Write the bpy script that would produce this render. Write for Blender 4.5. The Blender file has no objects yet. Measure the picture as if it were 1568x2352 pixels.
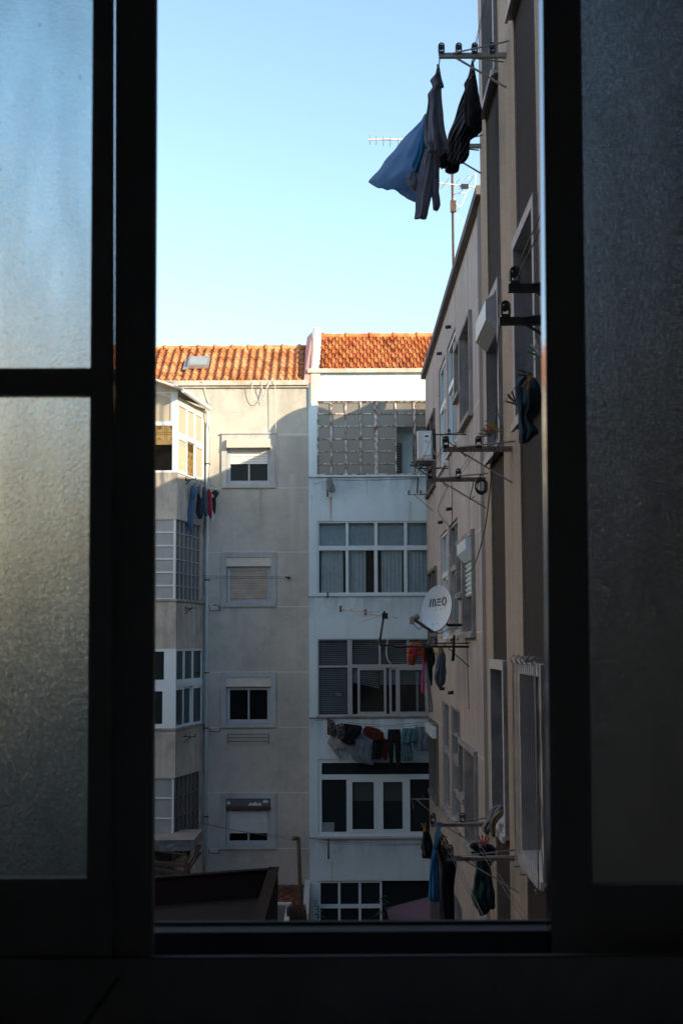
import bpy, math, random
from mathutils import Vector, Matrix, noise as mnoise
random.seed(7)
V = Vector
SC = bpy.context.scene
COL = SC.collection
rad = math.radians

# ---------------------------------------------------------------- camera model (also used to read distances off the photograph)
FOC = 3266.0                                   # focal length in px of a 1568 x 2352 picture
PITCH = math.atan(527 / 5689)
ROLL = rad(-0.25)
CAMM = Matrix.Rotation(math.pi / 2 + PITCH, 3, 'X') @ Matrix.Rotation(ROLL, 3, 'Z')

def ray(u, v):
    return CAMM @ V(((u - 784) / FOC, -(v - 1176) / FOC, -1))

def P(u, v, Y):
    d = ray(u, v); return d * (Y / d.y)

def PX(u, v, X):
    d = ray(u, v); return d * (X / d.x)

def PZ(u, v, Z):
    d = ray(u, v); return d * (Z / d.z)

def zc(x0, y0, s):                              # picture crop coordinates -> 1568-wide picture coordinates
    return lambda x, y: ((x0 + x / s) / 1.7417, (y0 + y / s) / 1.7417)
z1 = zc(1400, 0, 1.742); z2 = zc(600, 1300, 2.24); z3 = zc(1200, 1300, 2.24); z4 = zc(1600, 1000, 2.352)
z5 = zc(1600, 1900, 2.352); z6 = zc(1600, 2800, 2.352); z7 = zc(600, 2000, 2.352); z8 = zc(600, 2900, 2.352)
za = zc(1230, 2500, 2.958); zb = zc(1230, 3000, 2.958); zd = zc(1340, 2330, 2.8); ze = zc(1620, 1600, 2.904)
zf = zc(610, 1500, 3.619); zg = zc(1650, 3150, 2.851)

# ---------------------------------------------------------------- mesh collector
class MB:
    def __init__(s):
        s.v = []; s.f = []; s.sm = []
    def pt(s, p):
        s.v.append(V(p)); return len(s.v) - 1
    def poly(s, pts, sm=False):
        s.f.append([s.pt(p) for p in pts]); s.sm.append(sm)
    def hexa(s, b):                             # 8 points: bottom ring 0-3, top ring 4-7
        i = [s.pt(p) for p in b]
        for q in ((0, 3, 2, 1), (4, 5, 6, 7), (0, 1, 5, 4), (1, 2, 6, 5), (2, 3, 7, 6), (3, 0, 4, 7)):
            s.f.append([i[k] for k in q]); s.sm.append(False)
    def box(s, x0, x1, y0, y1, z0, z1):
        s.hexa([(x0, y0, z0), (x1, y0, z0), (x1, y1, z0), (x0, y1, z0), (x0, y0, z1), (x1, y0, z1), (x1, y1, z1), (x0, y1, z1)])
    def beam(s, p, q, w, h, up=(0, 0, 1)):
        p = V(p); q = V(q); d = (q - p).normalized(); up = V(up)
        if abs(d.dot(up)) > .98: up = V((0, 1, 0))
        a = d.cross(up).normalized() * (w / 2); b = a.cross(d).normalized() * (h / 2)
        s.hexa([p - a - b, p + a - b, p + a + b, p - a + b, q - a - b, q + a - b, q + a + b, q - a + b])
    def tube(s, pts, r, n=6, closed=False, caps=True):
        pts = [V(p) for p in pts]; m = len(pts); rings = []
        prev = None
        for i, p in enumerate(pts):
            if closed: d = pts[(i + 1) % m] - pts[i - 1]
            else: d = pts[min(i + 1, m - 1)] - pts[max(i - 1, 0)]
            d.normalize()
            if prev is None:
                a = d.cross(V((0, 0, 1)) if abs(d.z) < .9 else V((1, 0, 0))).normalized()
            else:
                a = prev - d * prev.dot(d)
                a = a.normalized() if a.length > 1e-6 else d.orthogonal().normalized()
            prev = a; b = d.cross(a)
            rr = r[i] if isinstance(r, (list, tuple)) else r
            rings.append([s.pt(p + (a * math.cos(2 * math.pi * k / n) + b * math.sin(2 * math.pi * k / n)) * rr) for k in range(n)])
        for i in range(m if closed else m - 1):
            A, B = rings[i], rings[(i + 1) % m]
            for k in range(n):
                s.f.append([A[k], A[(k + 1) % n], B[(k + 1) % n], B[k]]); s.sm.append(True)
        if caps and not closed:
            s.f.append(rings[0][::-1]); s.sm.append(False); s.f.append(rings[-1][:]); s.sm.append(False)
    def grid(s, rows, sm=True, closed_u=False):
        idx = [[s.pt(p) for p in r] for r in rows]
        for i in range(len(rows) - 1):
            n = len(rows[i])
            for k in range(n if closed_u else n - 1):
                s.f.append([idx[i][k], idx[i][(k + 1) % n], idx[i + 1][(k + 1) % n], idx[i + 1][k]]); s.sm.append(sm)
        return idx
    def build(s, name, mat, parent=None, origin=None):
        if parent is not None:
            o0 = ORIG[parent.name]
        elif origin is not None:
            o0 = V(origin)
        else:
            lo = V([min(p[i] for p in s.v) for i in range(3)]); hi = V([max(p[i] for p in s.v) for i in range(3)])
            o0 = (lo + hi) / 2; o0.z = lo.z
        me = bpy.data.meshes.new(name)
        me.from_pydata([p - o0 for p in s.v], [], s.f)
        me.polygons.foreach_set('use_smooth', s.sm)
        me.update()
        ob = bpy.data.objects.new(name, me); COL.objects.link(ob)
        if mat: me.materials.append(mat)
        if parent is not None: ob.parent = parent
        else: ob.location = o0
        ORIG[ob.name] = o0
        return ob
ORIG = {}

def tag(o, label, cat, group=None, kind=None):
    if label: o['label'] = label
    if cat: o['category'] = cat
    if group: o['group'] = group
    if kind: o['kind'] = kind
    return o

def thing(name, label, cat, loc, group=None):
    o = bpy.data.objects.new(name, None); COL.objects.link(o)
    o.empty_display_size = .1; o.location = V(loc); ORIG[o.name] = V(loc)
    return tag(o, label, cat, group)

def struct(o):
    o['kind'] = 'structure'; return o

def inherit(parent_of_sub, ob):                 # sub-parts share the world origin of their part
    ORIG[ob.name] = ORIG[parent_of_sub.name]; return ob

# ---------------------------------------------------------------- planar frames: s along, t up, n out of the wall
class Fr:
    def __init__(s, O, S, N):
        s.O = V(O); s.S = V(S).normalized(); s.T = V((0, 0, 1)); s.N = V(N).normalized()
    def p(s, a, b, n=0.0):
        return s.O + s.S * a + s.T * b + s.N * n
    def box(s, mb, s0, s1, t0, t1, n0, n1):
        mb.hexa([s.p(s0, t0, n1), s.p(s1, t0, n1), s.p(s1, t0, n0), s.p(s0, t0, n0), s.p(s0, t1, n1), s.p(s1, t1, n1), s.p(s1, t1, n0), s.p(s0, t1, n0)])
    def rect(s, mb, s0, s1, t0, t1, n):
        mb.poly([s.p(s0, t0, n), s.p(s1, t0, n), s.p(s1, t1, n), s.p(s0, t1, n)])
    def ring(s, mb, s0, s1, t0, t1, w, n0, n1, wb=None):
        wb = w if wb is None else wb
        s.box(mb, s0, s1, t0, t0 + wb, n0, n1); s.box(mb, s0, s1, t1 - w, t1, n0, n1)
        s.box(mb, s0, s0 + w, t0 + wb, t1 - w, n0, n1); s.box(mb, s1 - w, s1, t0 + wb, t1 - w, n0, n1)
    def wall(s, mb, s0, s1, t0, t1, holes, n=0.0, depth=.25):
        ss = sorted(set([s0, s1] + [min(max(x, s0), s1) for h in holes for x in h[:2]]))
        ts = sorted(set([t0, t1] + [min(max(x, t0), t1) for h in holes for x in h[2:4]]))
        for i in range(len(ss) - 1):
            for j in range(len(ts) - 1):
                a, b = (ss[i] + ss[i + 1]) / 2, (ts[j] + ts[j + 1]) / 2
                if any(h[0] < a < h[1] and h[2] < b < h[3] for h in holes): continue
                s.rect(mb, ss[i], ss[i + 1], ts[j], ts[j + 1], n)
        for h in holes:
            a, b, c, d = h[:4]
            q = [(a, c), (b, c), (b, d), (a, d)]
            for k in range(4):
                (e, f), (g, i) = q[k], q[(k + 1) % 4]
                mb.poly([s.p(e, f, n), s.p(e, f, n - depth), s.p(g, i, n - depth), s.p(g, i, n)])

# ---------------------------------------------------------------- materials
class NT:
    def __init__(s, name):
        s.m = bpy.data.materials.new(name); s.m.use_nodes = True; s.t = s.m.node_tree
        s.b = s.t.nodes['Principled BSDF']
    def n(s, typ, **kw):
        x = s.t.nodes.new(typ)
        for k, v in kw.items():
            if k.startswith('i_'):
                key = k[2:]; key = int(key) if key.isdigit() else key.replace('_', ' ')
                x.inputs[key].default_value = v
            else: setattr(x, k, v)
        return x
    def l(s, a, b): s.t.links.new(a, b)
    def coord(s, kind, scale=(1, 1, 1)):
        if kind == 'world': o = s.n('ShaderNodeNewGeometry').outputs['Position']
        else: o = s.n('ShaderNodeTexCoord').outputs[kind]
        if tuple(scale) != (1, 1, 1):
            m = s.n('ShaderNodeMapping'); m.inputs['Scale'].default_value = scale; s.l(o, m.inputs['Vector']); o = m.outputs[0]
        return o
    def noise(s, co, scale, detail=4, rough=.55, lac=2.0, dist=0):
        x = s.n('ShaderNodeTexNoise'); x.inputs['Scale'].default_value = scale; x.inputs['Detail'].default_value = detail
        x.inputs['Roughness'].default_value = rough; x.inputs['Distortion'].default_value = dist
        s.l(co, x.inputs['Vector']); return x.outputs[0]
    def ramp(s, f, stops):
        x = s.n('ShaderNodeValToRGB'); e = x.color_ramp.elements
        while len(e) < len(stops): e.new(.5)
        for i, (p, c) in enumerate(stops):
            e[i].position = p; e[i].color = (c, c, c, 1) if isinstance(c, (int, float)) else (*c, 1)
        s.l(f, x.inputs[0]); return x.outputs[0]
    def mix(s, f, a, b, mode='MIX'):
        x = s.n('ShaderNodeMix', data_type='RGBA', blend_type=mode)
        for sock, val in ((x.inputs[0], f), (x.inputs[6], a), (x.inputs[7], b)):
            if isinstance(val, (int, float)): sock.default_value = val if sock.type == 'VALUE' else (val, val, val, 1)
            elif isinstance(val, tuple): sock.default_value = (*val, 1)
            else: s.l(val, sock)
        return x.outputs[2]
    def math(s, op, a, b=0.0, clamp=False):
        x = s.n('ShaderNodeMath', operation=op, use_clamp=clamp)
        for i, v in enumerate((a, b)):
            if isinstance(v, (int, float)): x.inputs[i].default_value = v
            else: s.l(v, x.inputs[i])
        return x.outputs[0]
    def bump(s, h, strength=.3, dist=.01):
        x = s.n('ShaderNodeBump'); x.inputs['Strength'].default_value = strength; x.inputs['Distance'].default_value = dist
        s.l(h, x.inputs['Height']); s.l(x.outputs[0], s.b.inputs['Normal'])
    def out(s, col, rough=.8, metal=0.0, spec=None):
        if isinstance(col, tuple): s.b.inputs['Base Color'].default_value = (*col, 1)
        else: s.l(col, s.b.inputs['Base Color'])
        if isinstance(rough, (int, float)): s.b.inputs['Roughness'].default_value = rough
        else: s.l(rough, s.b.inputs['Roughness'])
        s.b.inputs['Metallic'].default_value = metal
        if spec is not None: s.b.inputs['Specular IOR Level'].default_value = spec
        return s.m

def xyz(t):
    x = t.n('ShaderNodeSeparateXYZ'); t.l(t.coord('world'), x.inputs[0]); return x.outputs

def plaster(name, col, stain=.55, amount=.5, streak=.35, grain=.12, joints=(), marks=(), big=.5, bump=.5, stain_col=None, drips=None, vgrime=()):
    t = NT(name); co = t.coord('world')
    sc = stain_col or tuple(c * stain for c in col)
    n1 = t.ramp(t.noise(co, big, 7, .62), [(.42, 0), (.68, 1)])
    n2 = t.ramp(t.noise(t.coord('world', (5.5, 5.5, .28)), 1.0, 5, .6), [(.48, 0), (.75, 1)])
    n3 = t.noise(co, 85, 2, .6)
    n4 = t.ramp(t.noise(co, 9, 6, .7), [(.35, 0), (.75, 1)])
    c = t.mix(t.math('MULTIPLY', n1, amount), col, sc)
    c = t.mix(t.math('MULTIPLY', n2, streak), c, tuple(x * .62 for x in sc))
    c = t.mix(t.math('MULTIPLY', n4, .16), c, tuple(x * 1.18 for x in col))
    n5 = t.ramp(t.noise(co, 2.1, 8, .68, dist=.6), [(.5, 0), (.70, 1)])
    c = t.mix(t.math('MULTIPLY', n5, amount * .55), c, tuple(x * .85 for x in sc))
    g = t.mix(1.0, c, t.ramp(n3, [(.25, 1 - 1.6 * grain), (.75, 1 + grain)]), 'MULTIPLY')
    c = t.mix(.9, c, g)
    if joints or marks or drips or vgrime:
        X, Y, Z = xyz(t)
        wob = t.math('MULTIPLY', t.math('SUBTRACT', t.noise(co, 14, 3), .5), .05)
        for z in joints:                          # pale scored joint lines
            d = t.math('ABSOLUTE', t.math('SUBTRACT', Z, z))
            c = t.mix(t.math('MULTIPLY', t.math('LESS_THAN', d, .011), .5), c, tuple(min(.8, x * 1.5) for x in col))
        for (x0, y0, z0, ln, w, mc, k) in marks:  # stains that run down from a point: x or y position, top, length
            ax = X if x0 is not None else Y
            d = t.math('SUBTRACT', t.math('ADD', ax, wob), x0 if x0 is not None else y0)
            a = t.math('SUBTRACT', 1.0, t.math('DIVIDE', t.math('ABSOLUTE', d), w), True)
            dz = t.math('SUBTRACT', z0, Z)
            b = t.math('MULTIPLY', t.math('GREATER_THAN', dz, 0.0), t.math('SUBTRACT', 1.0, t.math('DIVIDE', dz, ln), True))
            c = t.mix(t.math('MULTIPLY', t.math('MULTIPLY', a, b), k, True), c, mc)
        for (z0, ht, k) in vgrime:                # grime band hanging below a ledge at z0
            dz = t.math('SUBTRACT', z0, Z)
            b = t.math('MULTIPLY', t.math('GREATER_THAN', dz, 0.0), t.math('SUBTRACT', 1.0, t.math('DIVIDE', dz, ht), True))
            nz = t.ramp(t.noise(t.coord('world', (4, 4, .9)), 1.3, 6, .65), [(.36, 0), (.62, 1)])
            c = t.mix(t.math('MULTIPLY', t.math('MULTIPLY', b, nz), k), c, tuple(x * .3 for x in col))
    h = t.math('ADD', t.math('MULTIPLY', n3, .5), t.noise(co, 22, 3))
    t.bump(h, bump, .006)
    return t.out(c, .9, spec=.25)

def paint(name, col, rough=.5, var=.25, scale=8, metal=0.0, rust=0.0, spec=None):
    t = NT(name); co = t.coord('world')
    n = t.ramp(t.noise(co, scale, 6, .65), [(.3, 0), (.75, 1)])
    c = t.mix(n, col, tuple(x * (1 - var) for x in col))
    if rust:
        r = t.ramp(t.noise(t.coord('world', (1, 1, .45)), scale * 1.7, 7, .72), [(.62 - .32 * rust, 0), (.70 - .25 * rust, 1)])
        rc = t.mix(t.noise(co, 40, 3), (.22, .085, .028), (.07, .03, .015))
        c = t.mix(r, c, rc)
    t.bump(t.noise(co, 60, 3), .12, .004)
    return t.out(c, rough, metal, spec)

def fabric(name, col, stripes=None, col2=None, rough=.9, trans=0.0, weave=True):
    t = NT(name); co = t.coord('Object')
    n = t.ramp(t.noise(co, 9, 5, .6), [(.3, 0), (.8, 1)])
    c = t.mix(n, col, tuple(x * .78 for x in col))
    if stripes:
        sp, direction, thr = stripes
        dt = t.n('ShaderNodeVectorMath', operation='DOT_PRODUCT'); dt.inputs[1].default_value = direction; t.l(co, dt.inputs[0])
        w = t.math('FRACT', t.math('MULTIPLY', t.math('ADD', dt.outputs['Value'], t.math('MULTIPLY', t.noise(co, 3, 2), .06)), sp))
        c = t.mix(t.math('GREATER_THAN', w, thr), c, col2)
    elif col2:
        nn = t.ramp(t.noise(co, 16, 4, .7), [(.5, 0), (.58, 1)])
        c = t.mix(nn, c, col2)
    t.bump(t.noise(co, 420, 2), .25, .002)
    t.out(c, rough, spec=.15)
    t.b.inputs['Sheen Weight'].default_value = .15
    if trans:
        tr = t.n('ShaderNodeBsdfTranslucent'); t.l(c, tr.inputs[0])
        mx = t.n('ShaderNodeMixShader'); mx.inputs[0].default_value = trans
        t.l(t.b.outputs[0], mx.inputs[1]); t.l(tr.outputs[0], mx.inputs[2])
        t.l(mx.outputs[0], t.t.nodes['Material Output'].inputs[0])
    return t.m

def dark_glass(name, col=(.008, .009, .01), rough=.05):
    t = NT(name); n = t.noise(t.coord('world'), 1.1, 2)
    t.bump(n, .03, .02)
    return t.out(col, rough, spec=.12)

def clear_glass(name, tint=(.94, .97, .98)):
    t = NT(name); t.t.nodes.remove(t.b)
    tr = t.n('ShaderNodeBsdfTransparent'); tr.inputs[0].default_value = (*tint, 1)
    gl = t.n('ShaderNodeBsdfGlossy'); gl.inputs['Roughness'].default_value = .04
    fr = t.n('ShaderNodeFresnel'); fr.inputs[0].default_value = 1.5
    mx = t.n('ShaderNodeMixShader'); t.l(fr.outputs[0], mx.inputs[0]); t.l(tr.outputs[0], mx.inputs[1]); t.l(gl.outputs[0], mx.inputs[2])
    t.l(mx.outputs[0], t.t.nodes['Material Output'].inputs[0])
    return t.m

def frosted(name, tint, rough, scale, strength, milky=0.0):
    t = NT(name); co = t.coord('world')
    h = t.math('ADD', t.noise(co, scale, 1), t.math('MULTIPLY', t.noise(co, scale * .42, 1), .35))
    t.bump(h, strength, .002)
    sp = t.ramp(t.noise(co, 140, 2, .5), [(.24, .35), (.29, 1)])
    c = t.mix(1.0, tint, t.mix(1.0, sp, t.ramp(t.noise(t.coord('world', (1, 1, .3)), 25, 5), [(.2, .75), (.8, 1.1)]), 'MULTIPLY'), 'MULTIPLY')
    t.out(c, rough, spec=.3)
    t.b.inputs['Transmission Weight'].default_value = 1.0 - milky
    t.b.inputs['IOR'].default_value = 1.25
    return t.m

M = {}
def mats():
    AJ = [P(570, v, 33.4).z for v in (997.6, 1121, 1268.4, 1393.7, 1543.8, 1670.7, 1821, 1949.4)]
    M['a_wall'] = plaster('beige_render', (.53, .512, .45), .55, .62, .14, .1, joints=AJ,
        marks=[(-1.15, None, 4.0, 2.4, .12, (.60, .58, .52), .9), (-.95, None, 3.3, 1.6, .10, (.60, .58, .52), .7), (-1.0, None, 4.9, 3.6, .55, (.27, .26, .24), .6), (-1.9, None, 3.65, 1.2, .06, (.2, .18, .15), .5), (-2.5, None, .85, .9, .1, (.2, .19, .17), .4)], vgrime=[(6.1, .9, .45)])
    M['bay_wall'] = plaster('stained_render', (.50, .48, .43), .42, .7, .5, .1, big=.9, vgrime=[(3.95, 1.3, .85), (1.05, 1.2, .6), (-1.95, 1.0, .4)])
    M['b_wall'] = plaster('white_render', (.60, .735, .775), .82, .35, .2, .05,
        marks=[(-.25, None, 3.45, 1.0, .045, (.28, .13, .05), .95), (-.72 + .02, None, 3.5, .6, .03, (.4, .3, .2), .5), (1.62, None, 3.35, 1.5, .05, (.38, .34, .27), .6), (-.25, None, -5.0, 1.2, .05, (.4, .33, .27), .5), (.6, None, 3.9, .5, .03, (.45, .42, .36), .5)], vgrime=[(3.92, .6, .55), (1.1, .6, .5), (-1.73, .6, .5), (-4.5, .7, .4), (6.4, .35, .4)])
    M['c_wall'] = plaster('mauve_roughcast', (.45, .405, .38), .55, .45, .62, .22, bump=.9, joints=[4.87, 3.42, 1.6, .16, -1.6, -3.1, -4.85],
        marks=[(None, 21.6, 3.3, 2.2, .16, (.2, .16, .15), .6), (None, 24.8, 3.3, 2.2, .14, (.2, .16, .15), .6), (None, 20.5, .05, 2.6, .12, (.25, .19, .15), .6), (None, 23.1, .7, 1.2, .05, (.3, .2, .13), .7), (None, 28.7, 3.2, 3.0, .1, (.2, .16, .15), .5)])
    M['d_wall'] = plaster('tan_roughcast', (.48, .385, .29), .6, .5, .5, .24, bump=1.0,
        marks=[(None, 10.42, 1.4, 1.6, .05, (.24, .2, .16), .5), (None, 10.0, -1.6, 1.4, .05, (.24, .2, .16), .5)])
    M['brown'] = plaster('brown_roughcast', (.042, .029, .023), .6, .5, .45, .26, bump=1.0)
    M['stone'] = plaster('pale_stone', (.56, .53, .51), .7, .4, .3, .06, bump=.15)
    M['stone_dirty'] = plaster('weathered_stone', (.33, .315, .30), .4, .7, .55, .1, big=2.5, bump=.3)
    M['stone_dark'] = plaster('dark_stone', (.15, .14, .14), .6, .5, .4, .12, big=2.0, bump=.3)
    M['cornice'] = plaster('cornice_cement', (.52, .49, .45), .5, .6, .4, .08, big=2.0, stain_col=(.30, .22, .10))
    M['pink'] = plaster('pink_render', (.62, .34, .30), .8, .5, .2, .06, big=2.0)
    M['pink_pale'] = plaster('pale_pink_render', (.72, .55, .47), .85, .5, .2, .06, big=2.0)
    M['own_wall'] = plaster('grey_render', (.36, .35, .33), .7, .5, .3, .1)
    M['garden_wall'] = plaster('courtyard_render', (.60, .55, .48), .6, .5, .4, .1)
    M['alu'] = paint('white_lacquered_frame', (.60, .70, .74), .45, .12)
    M['alu_grey'] = paint('grey_aluminium', (.40, .42, .43), .4, .2, metal=.3)
    M['pvc'] = paint('white_plastic', (.62, .74, .78), .35, .08)
    M['shutter'] = paint('ivory_shutter', (.60, .55, .46), .5, .12, 4)
    M['shutter_white'] = paint('white_shutter', (.70, .69, .66), .5, .1, 4)
    M['shutter_tan'] = paint('stained_shutter', (.47, .40, .31), .55, .35, 3)
    M['box_tan'] = paint('ivory_box', (.58, .52, .43), .55, .2, 5)
    M['box_dark'] = paint('peeling_blue_box', (.07, .09, .11), .6, .5, 5, rust=.0)
    M['rusty'] = paint('rusting_white_steel', (.66, .65, .61), .6, .15, 9, rust=.58)
    M['rust'] = paint('rust_steel', (.085, .052, .038), .75, .5, 20, rust=.25)
    M['steel'] = paint('weathered_bracket_paint', (.24, .21, .185), .6, .4, 25, rust=.45)
    M['steel_light'] = paint('grey_bracket_paint', (.36, .34, .31), .55, .3, 25, rust=.15)
    M['black_steel'] = paint('black_steel', (.018, .017, .017), .5, .3)
    M['black_plastic'] = paint('black_plastic', (.012, .012, .013), .35, .2)
    M['wire'] = paint('clothesline_cord', (.07, .07, .075), .6, .2)
    M['cable'] = paint('black_cable', (.02, .02, .022), .5, .2)
    M['cable_white'] = paint('white_cable', (.72, .69, .62), .5, .1)
    M['galv'] = paint('galvanised_steel', (.42, .43, .44), .45, .3, 15, metal=.5)
    M['dish'] = paint('dish_paint', (.58, .66, .71), .45, .1, 3)
    M['antenna_alu'] = paint('antenna_aluminium', (.66, .60, .48), .4, .15, metal=.2)
    M['ac_white'] = paint('casing_enamel', (.56, .57, .56), .45, .12, 5)
    M['ac_dark'] = paint('fan_grille_paint', (.05, .055, .06), .6, .2)
    M['pane'] = dark_glass('dark_pane')
    M['surround'] = plaster('window_surround_paint', (.45, .465, .46), .6, .5, .35, .06, big=2.0, bump=.2)
    M['pane_grey'] = paint('grey_blinded_pane', (.15, .18, .19), .25, .3, 2, spec=.5)
    M['alu_dull'] = paint('dull_lacquered_frame', (.42, .47, .49), .5, .2)
    M['shutter_grey'] = paint('grey_shutter', (.58, .59, .57), .55, .15, 4)
    M['pane_dim'] = dark_glass('dim_pane', (.016, .024, .028), .07)
    M['roller_dim'] = paint('dim_roller_blind', (.035, .052, .058), .4, .1)
    M['pane_blue'] = dark_glass('greyish_pane', (.035, .045, .05), .12)
    M['pane_obscure'] = paint('obscured_pane', (.205, .19, .16), .2, .3, 2.0, spec=.5)
    M['pane_pale'] = paint('pale_obscured_pane', (.34, .38, .38), .25, .3, 2.5, spec=.5)
    t = NT('reeded_pane'); t.out((.52, .48, .39), .3, spec=.4); tr = t.n('ShaderNodeBsdfTransparent'); tr.inputs[0].default_value = (.95, .9, .78, 1)
    mx = t.n('ShaderNodeMixShader'); mx.inputs[0].default_value = .42; t.l(t.b.outputs[0], mx.inputs[1]); t.l(tr.outputs[0], mx.inputs[2]); t.l(mx.outputs[0], t.t.nodes['Material Output'].inputs[0])
    M['pane_warm'] = t.m
    M['pane_darkgrid'] = paint('dark_obscured_pane', (.085, .095, .09), .2, .5, 3, spec=.5)
    M['glass'] = clear_glass('clear_pane')
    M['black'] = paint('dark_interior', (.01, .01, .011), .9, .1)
    M['curtain'] = fabric('grey_blue_curtain', (.66, .76, .79))
    M['blind'] = paint('blind_slats', (.25, .29, .31), .55, .3, 3)
    M['ground'] = plaster('courtyard_ground', (.07, .068, .065), .6, .6, .0, .2)
    M['roof_red'] = plaster('dark_red_coating', (.020, .010, .010), .6, .6, .2, .2, big=1.2)
    M['roof_floor'] = plaster('brown_felt', (.016, .012, .013), .6, .5, .1, .2, big=1.5)
    M['frame_dark'] = paint('dark_bronze_frame', (.24, .239, .237), .65, .15, spec=.3)
    M['track'] = paint('dark_track', (.09, .095, .098), .8, .15, spec=.12)
    M['frame_gloss'] = paint('polished_frame_edge', (.02, .02, .022), .14, .1, spec=.6)
    M['room'] = plaster('room_paint', (.86, .85, .84), .97, .2, .0, .02)
    M['sill'] = paint('sill_paint', (.30, .298, .295), .4, .3, 12)
    M['frost_l'] = frosted('frosted_glass', (.48, .55, .535), .06, 760, .48)
    M['frost_r'] = frosted('dusty_frosted_glass', (.25, .28, .29), .2, 700, .8, .08)
    M['thatch'] = paint('dry_brushwood', (.06, .042, .028), .9, .6, 40)
    M['leaf'] = paint('plant_leaf', (.035, .07, .025), .5, .4, 20)
    M['mauve'] = fabric('mauve_reflection', (.20, .125, .16), rough=.85)  # cloth colour standing in for a mauve reflection in the window glass
    M['net'] = paint('grey_net_cord', (.34, .32, .31), .7, .15)
    M['concrete'] = plaster('concrete_slab', (.30, .265, .24), .7, .5, .0, .15, big=2)
    M['flashing'] = paint('lead_foil', (.22, .27, .29), .35, .5, 9, metal=.5)
    # roof tiles
    for nm, c1, c2, c3 in (('tile_old', (.20, .075, .04), (.12, .05, .03), (.26, .13, .08)), ('tile_a', (.50, .205, .08), (.40, .14, .05), (.62, .34, .17)), ('tile_b', (.50, .165, .05), (.36, .10, .03), (.60, .28, .11))):
        t = NT(nm); co = t.coord('world')
        n = t.noise(co, 5.5, 3, .6)
        X, Y, Z = xyz(t); cb = t.n('ShaderNodeCombineXYZ'); pt = .189 if nm != 'tile_b' else .17
        t.l(t.math('FLOOR', t.math('DIVIDE', X, pt)), cb.inputs[0]); t.l(t.math('FLOOR', t.math('DIVIDE', Z, .172)), cb.inputs[1])
        wn = t.n('ShaderNodeTexWhiteNoise', noise_dimensions='2D'); t.l(cb.outputs[0], wn.inputs['Vector'])
        c = t.mix(t.ramp(n, [(.35, 0), (.6, 1)]), c1, c2)
        c = t.mix(t.math('MULTIPLY', t.math('GREATER_THAN', wn.outputs['Value'], .72), .32), c, c3); c = t.mix(t.math('MULTIPLY', t.math('LESS_THAN', wn.outputs['Value'], .22), .6), c, tuple(q * .55 for q in c2))
        c = t.mix(t.ramp(t.noise(co, 2.2, 5, .7), [(.55, 0), (.72, 1)]), c, c3)
        c = t.mix(t.ramp(t.noise(co, 24, 5, .7), [(.62, 0), (.74, .6)]), c, (.5, .36, .22))
        t.bump(t.noise(co, 70, 3), .25, .005)
        M[nm] = t.out(c, .75, spec=.3)
    # patterned wall tiles: cream field, brown double grid and orange flowers
    t = NT('flower_tile'); X, Y, Z = xyz(t)
    def cell(a, per):
        f = t.math('FRACT', t.math('DIVIDE', a, per)); return t.math('SUBTRACT', f, .5)
    fx, fz = cell(t.math('ADD', X, Y), .3), cell(Z, .3)
    d = t.math('SQRT', t.math('ADD', t.math('MULTIPLY', fx, fx), t.math('MULTIPLY', fz, fz)))
    wob = t.math('MULTIPLY', t.math('SUBTRACT', t.noise(t.coord('world'), 38, 2), .5), .22)
    fl = t.math('LESS_THAN', t.math('ADD', d, wob), .19)
    ax = t.math('ABSOLUTE', t.math('SUBTRACT', t.math('ABSOLUTE', fx), .43)); az = t.math('ABSOLUTE', t.math('SUBTRACT', t.math('ABSOLUTE', fz), .43))
    gr = t.math('MAXIMUM', t.math('LESS_THAN', ax, .028), t.math('LESS_THAN', az, .028))
    c = t.mix(gr, (.86, .76, .50), (.62, .36, .10)); c = t.mix(fl, c, (.64, .26, .04))
    M['flower_tile'] = t.out(c, .3)
    M['yellow_wall'] = paint('yellow_tile', (.80, .60, .24), .4, .1)
    M['copper'] = paint('copper_pot', (.55, .2, .06), .25, .2, metal=.8)
    # cloths
    fb = dict(shirt_grey=(.15, .165, .205), shirt_blue=(.36, .57, .80), tee_blue=(.04, .22, .40), black=(.012, .012, .014), denim=(.045, .085, .11),
        paleblue=(.16, .30, .48), navy=(.02, .035, .07), crimson=(.34, .03, .065), green=(.025, .04, .035), white=(.66, .67, .68), ltgrey=(.30, .31, .32),
        darkred=(.085, .016, .014), teal=(.07, .17, .19), mistblue=(.30, .37, .43), skyblue=(.06, .30, .55), bottle=(.025, .065, .065), towel_grey=(.26, .27, .29),
        towel_tan=(.26, .21, .12), pink=(.48, .06, .24), rust=(.26, .055, .02), orange=(.42, .13, .03), magenta=(.36, .02, .09), slate=(.075, .095, .12), rag=(.24, .27, .27))
    for k, c in fb.items():
        M['f_' + k] = fabric('cloth_' + k, c, trans=.6 if k in ('shirt_blue', 'paleblue', 'skyblue', 'mistblue') else .12)
    M['f_striped'] = fabric('cloth_striped', (.013, .013, .015), (30, (.87, 0, -.5), .80), (.12, .12, .125))
    M['f_floral'] = fabric('cloth_floral', (.03, .03, .035), None, (.16, .16, .15))
    M['f_scarf'] = fabric('cloth_scarf', (.30, .05, .03), None, (.42, .15, .04))
    for k, c in dict(yellow=(.52, .27, .03), red=(.55, .03, .03), green=(.10, .22, .04), white=(.6, .62, .64), blue=(.03, .22, .36), wood=(.20, .11, .05), dark=(.03, .03, .035)).items():
        M['peg_' + k] = paint('peg_plastic_' + k, c, .4, .15)
mats()
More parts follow.
